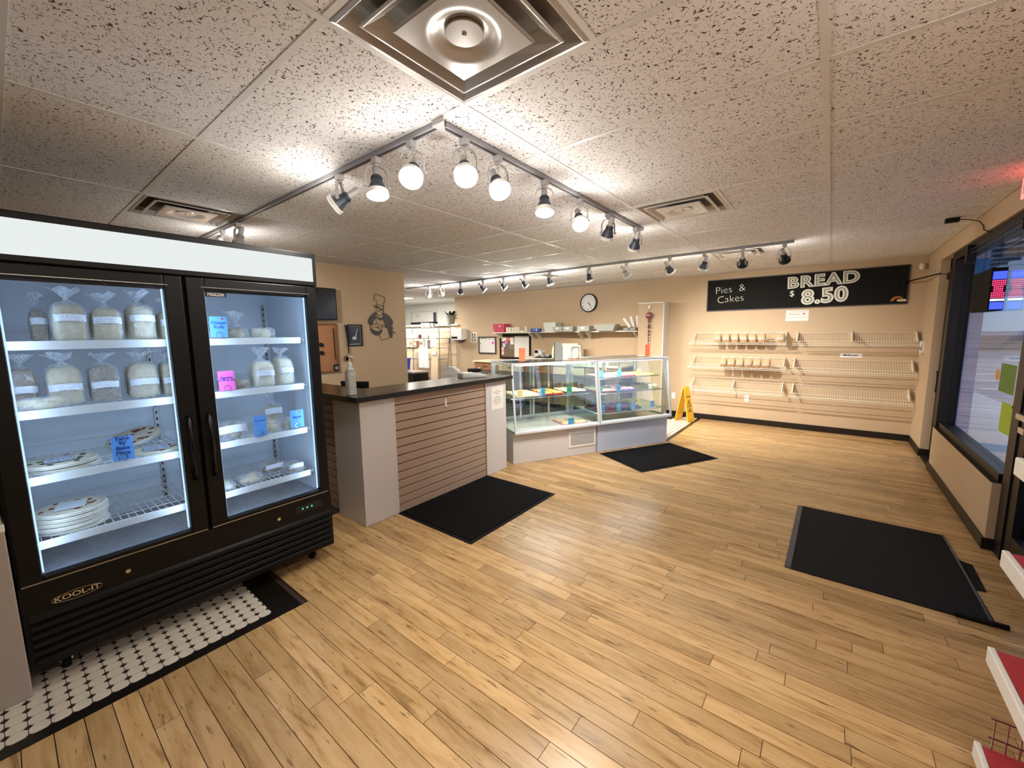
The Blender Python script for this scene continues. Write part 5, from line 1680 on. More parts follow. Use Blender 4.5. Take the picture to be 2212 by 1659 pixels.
for x, z, w_, h_, m, r_ in [(-0.33, 0.47, 0.15, 0.09, 'paper', 0), (-0.27, 0.40, 0.075, 0.08, 'card_pink', 8), (-0.19, 0.475, 0.075, 0.07, 'card_orange', -3), (-0.335, 0.33, 0.075, 0.09, 'door_ice', 0), (-0.38, 0.24, 0.075, 0.08, 'tray_pink', 3), (-0.38, 0.14, 0.075, 0.09, 'tray_pink', 4), (-0.09, 0.43, 0.10, 0.17, 'paper', -4), (-0.11, 0.29, 0.12, 0.12, 'ink_grey', 0)]:
    stick(cbo, x, z, w_, h_, m, r_)
pt = thing('hygiene_poster', 'white sheet with six small pictures right of the towel dispenser', 'poster', on_back(-7.33, 1.34))
MB().box(-0.11, -0.0015, 0, 0.11, 0, 0.26).build('sheet', 'paper', pt)
for i in range(2):
    for j in range(3):
        MB().cbox(-0.045 + 0.09 * i, -0.002, 0.055 + 0.075 * j, 0.045, 0.001, 0.050).build('picture', 'ink_grey', pt)
td = thing('towel_dispenser', 'white wall paper towel dispenser with a dark window', 'dispenser', on_back(-7.775, 1.40))
MB().prism([(0, 0.03), (-0.20, 0.0), (-0.21, 0.04), (-0.21, 0.27), (-0.19, 0.30), (0, 0.30)], -0.205, 0.205, Matrix(((0, 0, 1, 0), (1, 0, 0, 0), (0, 1, 0, 0), (0, 0, 0, 1)))).build('housing', 'white_plastic', td, bevel=0.006)
MB().box(-0.17, -0.2125, 0.045, 0.05, -0.2095, 0.095).build('window', 'black_gloss', td)
MB().box(-0.15, -0.17, -0.012, 0.15, -0.03, 0.004).build('outlet_lip', 'black_satin', td)

# back counter under the shelf
ws_ = tag(MB().box(-6.75, 7.07, 0.895, -3.0, 7.735, 0.93).build('back_worktop', 'cream_plastic', bevel=0.004), 'cream worktop along the back wall behind the display cases', 'worktop')
for k in range(5):
    x0 = -6.72 + k * 0.742
    t = thing('base_cabinet', 'brown base cabinet under the back worktop, %s from the left' % ORD[k], 'cabinet', (x0 + 0.37, 7.42, 0), 0, 'base cabinets under the back worktop')
    MB().box(-0.368, -0.30, 0.08, 0.368, 0.315, 0.893).build('body', 'cork_dark', t)
    MB().box(-0.36, -0.26, 0.0, 0.36, 0.30, 0.08).build('plinth', 'dark_brown', t)
    dr = MB().box(-0.36, -0.32, 0.72, 0.36, -0.301, 0.885).build('drawer', 'wall_beige' if k % 2 else 'cork', t, bevel=0.003)
    MB().box(-0.06, -0.34, 0.80, 0.06, -0.32, 0.815).build('handle', 'steel', dr)
    for sx in (-1, 1):
        d = MB().box(min(0, sx * 0.358) + 0.003, -0.32, 0.09, max(0, sx * 0.358) - 0.003, -0.301, 0.71).build('door', 'cork_dark', t, bevel=0.003)
        MB().box(sx * 0.04 - 0.006, -0.34, 0.55, sx * 0.04 + 0.006, -0.32, 0.66).build('handle', 'steel', d)
rgst = thing('cash_register', 'cream cash register with a small screen on the back worktop', 'cash register', (-5.02, 7.36, 0.9305))
MB().box(-0.36, -0.22, 0.0, 0.36, 0.22, 0.105).build('drawer', 'cream_plastic', rgst, bevel=0.006)
MB().box(-0.36, -0.20, 0.106, -0.02, 0.18, 0.12).build('base', 'white_plastic', rgst, bevel=0.004)
MB().prism([(-0.10, 0.12), (0.10, 0.12), (0.10, 0.22), (0.02, 0.28), (-0.10, 0.28)], -0.13, 0.03, RZ(0) @ RX(90)).build('display_unit', 'white_plastic', rgst, bevel=0.006)
MB().box(-0.085, -0.035, 0.20, 0.0, -0.029, 0.262).build('screen', 'tv_screen', rgst)
kb = MB().prism([(-0.20, 0.106), (0.06, 0.106), (0.06, 0.17), (-0.20, 0.125)], -0.16, 0.16, T(0.20, 0, 0) @ Matrix(((0, 0, 1, 0), (1, 0, 0, 0), (0, 1, 0, 0), (0, 0, 0, 1)))).build('keyboard', 'black_satin', rgst, bevel=0.003)
for i in range(6):
    for j in range(4):
        MB().cbox(0.07 + 0.05 * i, -0.165 + 0.055 * j, 0.139 + 0.0095 * j, 0.036, 0.036, 0.012).build('key', 'grey_plastic' if (i + j) % 3 else 'white_plastic', kb)
hm = thing('bread_slicer', 'cream machine with a rounded hood on the back worktop', 'machine', (-4.30, 7.42, 0.9305))
arc = [(-0.20, 0.0), (0.20, 0.0)] + [(0.20 * math.cos(R(a)) , 0.22 + 0.20 * math.sin(R(a))) for a in range(0, 181, 15)]
MB().prism(arc, -0.30, 0.25, Matrix(((0, 0, 1, 0), (1, 0, 0, 0), (0, 1, 0, 0), (0, 0, 0, 1)))).build('hood', 'cream_plastic', hm, bevel=0.015)
MB().box(-0.28, -0.205, 0.08, 0.22, -0.199, 0.12).build('slot', 'grey_plastic', hm)
MB().box(0.10, -0.210, 0.09, 0.16, -0.204, 0.11).build('badge', 'speckle', hm)
for k in range(5):
    t = thing('white_canister', 'white canister behind the right display case, %s from the left' % ORD[k], 'canister', (-3.86 + 0.125 * k, 7.28, 0.9305), 0, 'canisters on the back worktop')
    MB().lathe([(0.0, 0.0), (0.052, 0.0), (0.052, 0.13), (0.046, 0.138), (0.0, 0.138)], 18).build('canister', 'white_plastic', t, smooth=False)
    MB().lathe([(0.053, 0.125), (0.054, 0.13), (0.050, 0.146), (0.0, 0.148)], 18).build('lid', 'cream_plastic', t)

# ---------------------------------------------------------------- left wall with the chef cut-out
def on_left(y, z, d=0.0):
    return (XL + d, y, z)
CX0, CY0 = 860, 700
def cp(x, y):
    """drawing grid of the cut-out to metres across (y) and up (z)"""
    return ((x - CX0) * 0.00079, -(y - CY0) * 0.000664)
chef = thing('chef_wall_art', 'black metal cut-out of a chef with mixing bowl on the wall', 'wall art', on_left(3.668, 1.812))
YZ = Matrix(((0, 0, 1, 0), (1, 0, 0, 0), (0, 1, 0, 0), (0, 0, 0, 1)))
def cshape(name, pts):
    MB().prism([cp(*p) for p in pts], 0.004, 0.010, YZ).build(name, 'art_black', chef)
def cline(name, pts, closed=False, r_=0.0034):
    MB().tube([(0.007,) + cp(*p) for p in pts], r_, 6, closed=closed).build(name, 'art_black', chef)
cline('hat', [(790, 385), (800, 320), (800, 285), (770, 290), (740, 300), (735, 270), (755, 240), (742, 205), (760, 165), (800, 158), (860, 185), (920, 190), (965, 215), (985, 260), (975, 310), (945, 345), (940, 420)])
cline('hat_band', [(785, 385), (860, 395), (940, 422)])
cline('spoon', [(720, 425), (745, 405), (775, 420), (800, 440), (850, 455), (905, 505), (935, 515), (905, 520), (850, 470), (790, 455), (745, 455)], True)
cline('face', [(785, 400), (772, 470), (768, 550), (800, 620), (850, 640), (905, 590), (925, 540), (935, 420)])
cline('nose', [(790, 430), (815, 410), (835, 425), (820, 450)], True)
cline('mouth', [(795, 515), (840, 505), (865, 520), (840, 540)], True)
cline('ear', [(940, 425), (955, 440), (935, 470), (925, 500)])
cshape('left_arm', [(770, 545), (700, 590), (630, 660), (590, 740), (585, 790), (615, 850), (680, 820), (690, 760), (760, 700), (770, 620)])
cshape('collar', [(775, 640), (800, 700), (840, 745), (880, 735), (915, 700), (905, 660), (860, 690), (820, 680)])
cshape('right_arm', [(935, 560), (1000, 590), (1070, 650), (1120, 720), (1140, 790), (1100, 860), (1110, 960), (1110, 1110), (1085, 1145), (1055, 1140), (1035, 1040), (1005, 915), (960, 905), (960, 830), (920, 740), (915, 640)])
cline('jacket_seam', [(765, 690), (760, 760), (770, 815)])
cline('apron_edge', [(690, 760), (690, 820), (630, 870)])
cline('bowl_rim', [(620, 880), (650, 840), (720, 820), (800, 820), (860, 850), (885, 900), (880, 950), (850, 975)])
cshape('bowl', [(622, 880), (650, 920), (700, 960), (770, 985), (850, 975), (888, 940), (870, 1010), (820, 1065), (770, 1085), (710, 1070), (655, 1010), (630, 950)])
cline('whisk', [(670, 890), (760, 880), (800, 930), (835, 960), (850, 920), (820, 900), (770, 885)])
cline('hand', [(860, 880), (900, 850), (930, 835), (960, 850), (950, 890), (905, 880)])
cline('apron', [(810, 1075), (865, 1190), (1040, 1145)])
cline('apron_bow', [(1100, 880), (1135, 890), (1130, 945), (1105, 950)])
cline('bow_tail', [(1110, 980), (1180, 1025), (1170, 1048), (1110, 1005)], True)

pf = thing('framed_picture', 'black-framed dark photograph beside the chef cut-out', 'picture', on_left(3.225, 1.415))
for b in [(0, -0.115, 0, 0.02, 0.115, 0.018), (0, -0.115, 0.287, 0.02, 0.115, 0.305), (0, -0.115, 0.018, 0.02, -0.097, 0.287), (0, 0.097, 0.018, 0.02, 0.115, 0.287)]:
    MB().box(*b).build('frame', 'black_satin', pf)
MB().box(0, -0.097, 0.018, 0.008, 0.097, 0.287).build('mount', 'photo_light', pf)
MB().box(0.0081, -0.090, 0.028, 0.0092, 0.090, 0.280).build('photo', 'photo_dark', pf)
MB().sup(0.0004, 0.035, 0.022, 0.8, 0.8, 14, 8, T(0.0095, -0.01, 0.11)).build('bowl_image', 'photo_light', pf)
MB().tube([(0.0096, 0.0, 0.12), (0.0096, 0.02, 0.17), (0.0096, 0.045, 0.25)], [0.010, 0.006, 0.003], 6).build('pouring_image', 'photo_light', pf)
st = thing('strap_and_tape', 'black hanging strap with a tape ring beside the picture', 'strap', on_left(3.095, 1.185))
MB().prism([(-0.030, 0.53), (0.010, 0.53), (0.022, 0.30), (0.018, 0.12), (0.002, 0.12), (-0.002, 0.30)], 0.025, 0.029, YZ).build('strap', 'black_satin', st)
MB().lathe([(0.030, 0.0), (0.046, 0.0), (0.046, 0.024), (0.030, 0.024), (0.030, 0.0)], 24, T(0.006, -0.012, 0.055) @ RY(90)).build('tape_ring', 'wood_brown', st)
MB().tube([(0.02, 0.010, 0.12), (0.02, 0.004, 0.10)], 0.004, 6).build('clip', 'steel', st)
MB().box(0.0, -0.012, 0.52, 0.030, 0.0, 0.535).build('hook', 'steel', st)
tv = thing('wall_screen', 'dark blank screen on the left wall above the cork board', 'screen', on_left(2.625, 1.775))
MB().box(0.03, -0.32, 0.0, 0.075, 0.32, 0.42).build('housing', 'black_satin', tv, bevel=0.004)
MB().box(0.075, -0.305, 0.015, 0.0765, 0.305, 0.405).build('screen', 'tv_screen', tv)
MB().box(0.0, -0.05, 0.16, 0.03, 0.05, 0.26).build('bracket', 'black_satin', tv)
ck2 = thing('cork_board', 'wood-framed cork board beside the freezer top', 'cork board', on_left(2.62, 1.075))
MB().box(0, -0.33, 0.0, 0.012, 0.33, 0.645).build('cork', 'cork', ck2)
for b in [(0, -0.34, -0.012, 0.02, 0.34, 0.012), (0, -0.34, 0.633, 0.02, 0.34, 0.657), (0, 0.316, 0.012, 0.02, 0.34, 0.633), (0, -0.34, 0.012, 0.02, -0.316, 0.633)]:
    MB().box(*b).build('frame', 'wood_brown', ck2)
for z in (0.37, 0.26):
    MB().lathe([(0.0, 0.013), (0.030, 0.013), (0.028, 0.03), (0.0, 0.03)], 16, T(0, 0.10, z) @ RY(90)).build('round_magnet', 'black_satin', ck2)
lny = thing('lanyard_remote', 'small device hanging on a black lanyard from the cork board', 'device', on_left(2.90, 1.045, 0.022))
MB().prism([(-0.008, 0.62), (0.004, 0.62), (0.010, 0.18), (0.0, 0.18)], 0.0, 0.004, YZ).build('lanyard', 'black_satin', lny)
MB().box(0.0, -0.030, 0.04, 0.024, 0.034, 0.125).build('device', 'black_satin', lny, bevel=0.004)
MB().box(0.024, -0.022, 0.055, 0.026, 0.026, 0.10).build('screen', 'grey_plastic', lny)
MB().tube([(0.006, 0.004, 0.125), (0.006, 0.004, 0.19)], 0.003, 6).build('cord', 'steel', lny)

# ---------------------------------------------------------------- kitchen seen past the wall end
sh = thing('shelving_unit', 'chrome wire shelving unit with mugs in the kitchen', 'shelving', (-8.87, 7.42, 0))
for x in (-0.80, 0.80):
    for y in (-0.20, 0.20):
        MB().tube([(x, y, 0.0), (x, y, 1.80)], 0.012, 8).build('post', 'steel', sh)
for z in (0.35, 0.90, 1.20, 1.455, 1.745):
    q = MB()
    for k in range(25):
        x = -0.79 + 1.58 * k / 24
        q.tube([(x, -0.20, z - 0.004), (x, 0.20, z - 0.004)], 0.003, 4)
    s_ = q.build('wire_shelf', 'steel', sh)
    for y in (-0.20, 0.20):
        MB().box(-0.79, y - 0.004, z - 0.020, 0.79, y + 0.004, z - 0.001).build('edge', 'steel', s_)
def mug(x, y, z, label, m='white_plastic'):
    t = thing('mug', label, 'mug', (x, y, z), rg.uniform(-40, 40), 'white mugs on the kitchen shelving')
    MB().lathe([(0.0, 0.0), (0.040, 0.0), (0.043, 0.01), (0.043, 0.105), (0.039, 0.105), (0.038, 0.01), (0.0, 0.01)], 18).build('cup', m, t, smooth=False)
    MB().tube([(0.041, 0, 0.085), (0.068, 0, 0.080), (0.072, 0, 0.05), (0.041, 0, 0.022)], 0.006, 6).build('handle', m, t, smooth=True)
for k, x in enumerate([-9.55, -9.42, -9.26, -9.08, -8.80, -8.62]):
    mug(x, 7.30, 1.456, 'white mug, %s from the left on the mug shelf' % ORD[k])
mug(-8.94, 7.30, 1.456, 'dark red mug between the white mugs on the mug shelf', 'berry')
for k, (x, hgt) in enumerate([(-8.82, 0.125), (-8.665, 0.125), (-8.545, 0.12), (-8.38, 0.11)]):
    t = thing('paper_cup_stack', 'tall white cup stack, %s from the left on the shelving top' % ORD[k], 'cups', (x, 7.32, 1.7465), 0, 'cup stacks on the kitchen shelving')
    MB().lathe([(0.0, 0.0), (0.042, 0.0), (0.050, hgt - 0.005), (0.050, hgt), (0.0, hgt)], 18).build('cups', 'white_plastic', t, smooth=False)
    MB().lathe([(0.050, hgt * 0.8), (0.0525, hgt * 0.82), (0.050, hgt * 0.85)], 18).build('rim', 'paper', t)
for k, (x, w_, h_, m) in enumerate([(-9.52, 0.12, 0.17, 'cream_plastic'), (-9.30, 0.10, 0.20, 'bread_white'), (-9.13, 0.11, 0.19, 'cork'), (-8.88, 0.16, 0.22, 'paper'), (-8.66, 0.08, 0.21, 'white_plastic')]):
    t = thing('carton', ['cream carton at the left of the third kitchen shelf', 'pale carton second on the third kitchen shelf', 'brown carton third on the third kitchen shelf', 'wide white carton fourth on the third kitchen shelf', 'narrow white carton last on the third kitchen shelf'][k], 'box', (x, 7.34, 1.2005), 0, 'cartons on the kitchen shelving')
    MB().box(-w_ / 2, -0.06, 0, w_ / 2, 0.06, h_).build('box', m, t, bevel=0.003)
    MB().box(-w_ / 2 + 0.01, -0.0615, h_ * 0.35, w_ / 2 - 0.02, -0.0595, h_ * 0.75).build('label', 'ink_grey' if k % 2 else 'paper', t)
kn = thing('knife_strip', 'dark knife strip with blades on the kitchen shelving', 'knife rack', (-9.20, 7.2005, 1.171))
MB().box(-0.22, 0, 0, 0.22, 0.015, 0.03).build('strip', 'speckle', kn)
for k in range(4):
    MB().prism([(-0.18 + k * 0.09, -0.09), (-0.15 + k * 0.09, -0.06), (-0.15 + k * 0.09, 0.05), (-0.18 + k * 0.09, 0.05)], -0.004, 0.0, RX(90)).build('knife', 'steel', kn)
bn = thing('blue_bin', 'blue plastic bin hanging low in the kitchen shelving', 'bin', (-9.46, 7.10, 0.0))
tapered(bn, 0.20, 0.06, 0.235, 0.075, 0.33, 'blue_bin', 'tub')
bn.location.z = 0.580
stn = thing('bin_stand', 'pale crate under the blue bin in the kitchen', 'crate', (-9.46, 7.10, 0))
MB().box(-0.22, -0.10, 0, 0.22, 0.08, 0.03).box(-0.22, -0.10, 0.55, 0.22, 0.08, 0.579).box(-0.22, -0.10, 0.03, -0.20, 0.08, 0.55).box(0.20, -0.10, 0.03, 0.22, 0.08, 0.55).build('frame', 'wood_brown', stn)
MB().box(-0.20, -0.09, 0.03, 0.20, 0.06, 0.55).build('infill', 'cork', stn)
ap = thing('white_apron', 'white apron hanging on the front of the kitchen shelving', 'apron', (-8.69, 7.19, 0.66))
MB().grid(lambda u, v: ((u - 0.5) * (0.44 - 0.10 * v), 0.012 * math.sin(u * 14) * (1 - v), 0.56 * v), 16, 6).build('cloth', 'paper', ap, smooth=True)
MB().tube([(-0.05, 0, 0.55), (0.0, 0.0, 0.66), (0.05, 0, 0.55)], 0.006, 6).build('neck_loop', 'paper', ap)
dk = thing('dark_appliance', 'low dark kitchen appliance below the hanging apron', 'appliance', (-8.80, 6.86, 0))
MB().box(-0.42, -0.22, 0.02, 0.42, 0.22, 0.56).build('body', 'black_satin', dk, bevel=0.006)
MB().box(-0.42, -0.24, 0.56, 0.42, 0.22, 0.60).build('top', 'steel', dk, bevel=0.004)
MB().box(-0.36, -0.228, 0.08, 0.36, -0.22, 0.50).build('door', 'dark_brown', dk)
MB().box(-0.40, -0.20, 0.0, -0.36, -0.16, 0.02).box(0.36, -0.20, 0.0, 0.40, -0.16, 0.02).box(-0.40, 0.16, 0.0, -0.36, 0.20, 0.02).box(0.36, 0.16, 0.0, 0.40, 0.20, 0.02).build('feet', 'black_rubber', dk)
lb_ = thing('leaning_board', 'tan cardboard sheet leaning at the right of the kitchen shelving', 'cardboard', (-8.22, 7.12, 0.0))
MB().prism([(-0.16, 0.0), (0.13, 0.0), (0.13, 1.20), (-0.12, 1.24)], -0.008, 0.0, RX(87)).build('sheet', 'wall_beige', lb_)
MB().box(-0.10, -0.012, 1.02, 0.06, -0.006, 1.12, RX(-3)).build('label', 'paper', lb_)
ppr = tag(MB().grid(lambda u, v: ((u - 0.5) * 0.24, 0.02 * math.sin(v * 3), 0.26 * v), 6, 6).build('paper_sheet', 'paper', loc=(-8.27, 7.175, 1.235)), 'white paper sheet pinned above the leaning cardboard', 'paper')
br = thing('broom', 'broom with a red handle leaning against the half wall', 'broom', (-7.80, 7.22, 0.0))
MB().tube([(0.0, -0.05, 0.12), (-0.115, 0.20, 1.20), (-0.125, 0.22, 1.32)], 0.013, 8).build('handle', 'broom_red', br)
MB().tube([(-0.125, 0.22, 1.32), (-0.14, 0.245, 1.46)], 0.016, 8).build('grip', 'black_satin', br)
MB().prism([(-0.13, 0.0), (0.13, 0.0), (0.10, 0.13), (-0.10, 0.13)], -0.02, 0.02, T(0, -0.05, 0) @ RX(90)).build('brush', 'soil', br)
pp = thing('potted_plant', 'leafy plant in a grey pot on the half wall ledge', 'plant', (-8.17, 7.75, 1.8305))
MB().lathe([(0.0, 0.0), (0.095, 0.0), (0.125, 0.20), (0.138, 0.20), (0.140, 0.235), (0.126, 0.235), (0.118, 0.20), (0.0, 0.20)], 24).build('pot', 'pot', pp, smooth=False)
MB().lathe([(0.0, 0.202), (0.116, 0.202), (0.116, 0.208), (0.0, 0.212)], 20).build('soil', 'soil', pp)
def leaf(base, d, ln, w_, droop):
    q = MB()
    d = Vector(d)
    side = Vector((-d.y, d.x, 0))
    side = side.normalized() if side.length > 1e-3 else Vector((1, 0, 0))
    def fn(u, v):
        c_ = Vector(base) + d * ln * v + Vector((0, 0, -droop * v * v))
        return tuple(c_ + side * (u - 0.5) * w_ * math.sin(math.pi * min(1, 0.12 + v * 0.88)))
    return q.grid(fn, 2, 6)
for k in range(26):
    an = rg.uniform(0, 6.28)
    el = rg.uniform(0.15, 1.2)
    left = math.cos(an) < -0.3
    ln = rg.uniform(0.2, 0.3) * (1.5 if left else 1.0)
    leaf((0.05 * math.cos(an), 0.05 * math.sin(an), 0.205), (math.cos(an) * math.cos(el), math.sin(an) * math.cos(el) * 0.5, math.sin(el)), ln, 0.04 if left else 0.08, 0.2 if left else 0.06).build('leaf', 'leaf', pp)
ht = thing('serving_hatch', 'grey-framed hatch on the white wall beyond the plant', 'hatch', (-10.50, 8.80, 1.93))
for b in [(-0.66, -0.03, 0.36, 0.62, 0, 0.385), (0.595, -0.03, 0.03, 0.62, 0, 0.36), (-0.66, -0.03, 0.03, -0.635, 0, 0.36)]:
    MB().box(*b).build('frame', 'vent_white', ht)
MB().box(-0.66, -0.06, -0.02, 0.62, 0, 0.03).build('sill', 'black_satin', ht)
MB().box(-0.635, -0.012, 0.03, 0.595, 0, 0.36).build('back_panel', 'wall_white', ht)
MB().box(0.44, -0.016, 0.03, 0.595, -0.012, 0.33).build('dark_post', 'lamp_dark', ht)
MB().box(-0.42, -0.016, 0.20, -0.26, -0.012, 0.30).build('notice', 'vent_white', ht)
kl = thing('ceiling_light', 'fluorescent ceiling panel over the kitchen behind the chef wall', 'lamp', (-9.35, 6.72, CEIL))
MB().box(-0.60, -0.30, -0.012, 0.60, 0.30, 0.0).build('frame', 'white_paint', kl)
MB().box(-0.57, -0.27, -0.016, 0.57, 0.27, -0.012).build('diffuser', 'tube_light', kl)
ld = bpy.data.lights.new('kitchen_panel', 'AREA')
ld.shape = 'RECTANGLE'
ld.size, ld.size_y = 1.1, 0.5
ld.energy = KITCHEN_W
ld.color = (1.0, 0.96, 0.90)
lo = bpy.data.objects.new('panel_light', ld)
COL.objects.link(lo)
lo.parent = kl
lo.location = (0, 0, -0.025)

# ---------------------------------------------------------------- floor mats
def floor_mat(label, cx, cy, rz, w_, l_):
    t = thing('floor_mat', label, 'mat', (cx, cy, 0.0006), rz, 'black floor mats')
    MB().prism([(-w_ / 2, -l_ / 2), (w_ / 2, -l_ / 2), (w_ / 2, l_ / 2), (-w_ / 2, l_ / 2)], 0, 0.004).build('rubber_edge', 'black_rubber', t)
    return t
m1 = floor_mat('black ribbed floor mat in front of the slatwall counter', -2.47, 2.645, 0, 0.90, 1.19)
MB().box(-0.415, -0.56, 0.004, 0.415, 0.56, 0.010).build('pile', 'mat_pile', m1)
m2 = floor_mat('black ribbed floor mat in front of the right display case', -1.632, 5.048, CANG - 90, 0.80, 1.19)
MB().box(-0.365, -0.56, 0.004, 0.365, 0.56, 0.010).build('pile', 'mat_pile', m2)
m3 = thing('floor_mat', 'worn flat black entrance mat with torn right edge', 'mat', (0.335, 3.70, 0.0006), 0, 'black floor mats')
MB().prism([(-0.44, -0.605), (0.46, -0.60), (0.445, 0.60), (-0.44, 0.61)], 0, 0.006).build('sheet', 'black_rubber', m3)
MB().prism([(-0.475, -0.60), (-0.44, -0.605), (-0.43, 0.61), (-0.465, 0.60)], 0.001, 0.009).build('edge_strip', 'lamp_dark', m3)
MB().prism([(0.43, -0.22), (0.50, -0.20), (0.51, 0.16), (0.44, 0.20)], 0.0, 0.004).build('torn_flap', 'black_rubber', m3)
MB().tube([(0.30, -0.60, 0.014), (0.50, -0.592, 0.014)], 0.014, 8).build('rolled_corner', 'black_rubber', m3)
MB().tube([(0.448, -0.58, 0.006), (0.446, 0.0, 0.008), (0.440, 0.58, 0.006)], 0.006, 6).build('frayed_edge', 'lamp_dark', m3)

# ---------------------------------------------------------------- right side: rack, window signs
rk = thing('display_rack', 'display rack with red shelves and white front lips at the right edge', 'rack', (0.72, 1.35, 0))
for y in (0.80, 1.90):
    for x in (0.90,):
        bw(MB().box(x, y - 0.015, 0, x + 0.03, y + 0.015, 1.45), 'upright', 'dark_brown', rk)
bw(MB().box(0.50, 0.75, 0.0, 0.93, 1.93, 0.09), 'base', 'dark_brown', rk, bevel=0.006)
for k, z in enumerate((0.150, 0.507, 0.850, 1.160)):
    s_ = bw(MB().box(0.502, 0.75, z - 0.022, 0.93, 1.945, z), 'shelf', 'red_shelf', rk, bevel=0.003)
    bw(MB().box(0.484, 0.75, z - 0.052, 0.501, 1.950, z + 0.004), 'front_lip', 'white_plastic', s_, root=rk, bevel=0.003)
    q = MB()
    for j in range(5):
        q.box(0.56, 1.78 - 0.10 * j, z + 0.0002, 0.60, 1.80 - 0.10 * j, z + 0.0012)
    bw(q, 'shelf_slots', 'ink_black', s_, root=rk)['kind'] = 'stuff'
    if k:
        bw(MB().box(0.88, 1.87, z - 0.10, 0.93, 1.90, z - 0.022), 'bracket', 'dark_brown', s_, root=rk)
wf_ = MB()
for j in range(9):
    x = 0.52 + 0.03 * j
    wf_.tube([(x, 1.93, 0.155), (x, 1.93, 0.27)], 0.0024, 5)
for z in (0.20, 0.27):
    wf_.tube([(0.51, 1.93, z), (0.78, 1.93, z)], 0.003, 5)
bw(wf_, 'wire_fence', 'steel', rk)
for k, (y, z) in enumerate([(1.25, 0.851), (1.05, 0.851), (1.30, 1.161)]):
    t = thing('cream_carton', ['cream carton on the third red shelf, nearer the entrance', 'cream carton on the third red shelf, nearer the camera', 'cream carton on the top red shelf'][k], 'box', (0.72, y, z), 0, 'cartons on the red rack')
    MB().box(-0.05, -0.04, 0, 0.05, 0.04, 0.12).build('box', 'cream_plastic', t, bevel=0.003)
    MB().box(-0.051, -0.03, 0.03, -0.049, 0.03, 0.09).build('label', 'paper', t)

ls = thing('led_sign', 'window LED sign glowing blue, pink and white', 'sign', (1.0, 5.13, 1.70))
MB().box(-0.045, -0.27, 0.0, 0.04, 0.27, 0.33).build('housing', 'black_matte', ls, bevel=0.004)
MB().box(-0.036, -0.274, 0.24, 0.036, -0.271, 0.30).build('blue_panel', 'led_blue', ls)
MB().box(-0.036, -0.274, 0.01, 0.036, -0.271, 0.065).build('blue_panel', 'led_blue', ls)
MB().box(-0.036, -0.275, 0.075, 0.036, -0.271, 0.090).build('white_line', 'led_white', ls)
for k in range(7):
    for j in range(9):
        if k in (0, 6) and 2 < j < 6:
            continue
        MB().cbox(-0.032 + k * 0.0105, -0.273, 0.104 + j * 0.0155, 0.007, 0.004, 0.009).build('pink_light', 'led_red', ls)
MB().tube([(0, -0.2, 0.33), (0.0, -0.2, 0.58)], 0.002, 5).tube([(0, 0.2, 0.33), (0.0, 0.2, 0.58)], 0.002, 5).build('hanging_wires', 'ink_black', ls)
GP = 'papers stuck to the entrance window'
def sheet(name, label, cat, y0, y1, z0, z1, m, x=1.040):
    o = tag(MB().box(0, -(y1 - y0) / 2, 0, 0.0015, (y1 - y0) / 2, z1 - z0).build(name, m, loc=(x, (y0 + y1) / 2, z0)), label, cat, GP)
    return o
sheet('window_poster', 'olive green sheet stuck on the window', 'poster', 4.40, 4.72, 1.09, 1.30, 'olive_poster')
sheet('window_poster', 'lime yellow sheet stuck low on the window', 'poster', 4.30, 4.60, 0.80, 1.02, 'lime_poster')
sheet('window_poster', 'beige sheet at the window edge beside the olive one', 'poster', 4.21, 4.38, 1.00, 1.33, 'wall_beige')
tag(MB().lathe([(0.0, 0.0), (0.045, 0.0), (0.045, 0.0015), (0.0, 0.0015)], 20, RY(90)).build('round_sticker', 'orange_poster', loc=(1.040, 4.79, 1.205)), 'round orange sticker left of the olive sheet', 'sticker', GP)
dn = thing('door_notice', 'yellow paper with an arrow on the side door glass', 'notice', (XR + 0.096, 6.68, 1.29))
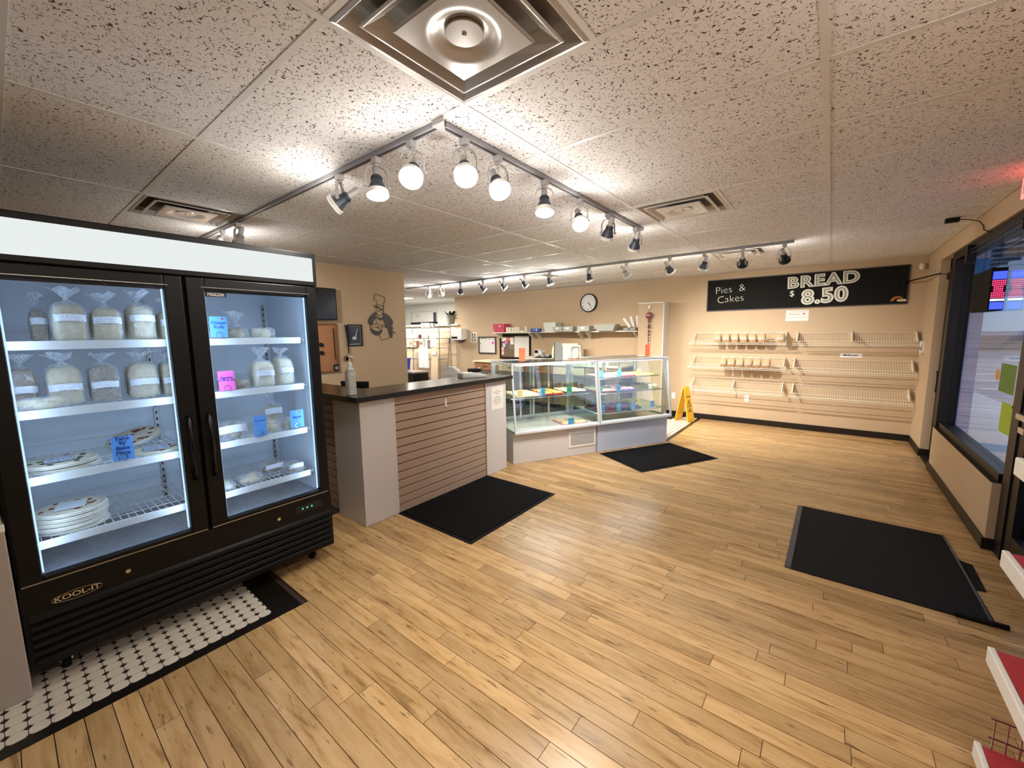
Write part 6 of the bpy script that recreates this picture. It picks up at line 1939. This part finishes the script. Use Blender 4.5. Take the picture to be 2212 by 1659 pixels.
MB().box(0, -0.10, 0, 0.0015, 0.10, 0.235).build('sheet', 'yellow_paper', dn)
MB().tube([(-0.001, 0.06, 0.05), (-0.001, -0.05, 0.05), (-0.001, -0.02, 0.075)], 0.006, 5).build('arrow', 'ink_black', dn)
scribble(dn, T(-0.0006, 0, 0.18) @ RZ(-90) @ RX(90), 0.15, [0.8, 0.7], 0.05, 'ink_grey', 0.02, 0.0018)
tf = thing('cable_transformer', 'black power block on the ceiling with a cord to the window', 'power supply', (0.775, 5.34, CEIL - 0.001))
MB().box(-0.045, -0.03, -0.035, 0.045, 0.03, 0.0).build('block', 'black_satin', tf, bevel=0.006)
MB().tube([(0.045, 0, -0.015), (0.10, -0.02, -0.03), (0.16, -0.04, -0.06), (0.175, -0.10, -0.11), (0.172, -0.14, -0.15), (0.19, -0.25, -0.19)], 0.004, 6).build('cord', 'dark_brown', tf, smooth=True)
cr_ = thing('curtain_rod', 'black double rod across the top of the entrance window', 'rod', (XR - 0.005, 5.0, 2.22))
MB().tube([(0, -0.78, 0.0), (0, 0.62, 0.02)], 0.008, 8).build('rod', 'black_satin', cr_)
MB().tube([(-0.02, -0.78, 0.05), (0, 0.66, 0.05)], 0.006, 8).build('rod', 'black_satin', cr_)
MB().box(-0.02, 0.60, -0.06, 0.04, 0.68, 0.10).build('bracket', 'black_satin', cr_)
MB().box(-0.02, -0.79, -0.02, 0.04, -0.75, 0.10).build('bracket', 'black_satin', cr_)
ex = thing('exit_sign', 'glowing red exit sign above the entrance at the right edge', 'sign', (XR - 0.06, 4.02, 2.375))
MB().box(0.006, -0.165, 0, 0.06, 0.165, 0.15).build('housing', 'white_plastic', ex, bevel=0.004)
MB().box(0.001, -0.155, 0.01, 0.006, 0.155, 0.14).build('face', 'exit_red', ex)
text('EXIT', 0.13, 'white_plastic', ex, T(0.0005, 0, 0.075) @ RZ(-90) @ RX(90), bold=0.003)
MB().box(0.02, 0.166, 0.01, 0.05, 0.170, 0.14).build('end_glow', 'exit_red', ex)
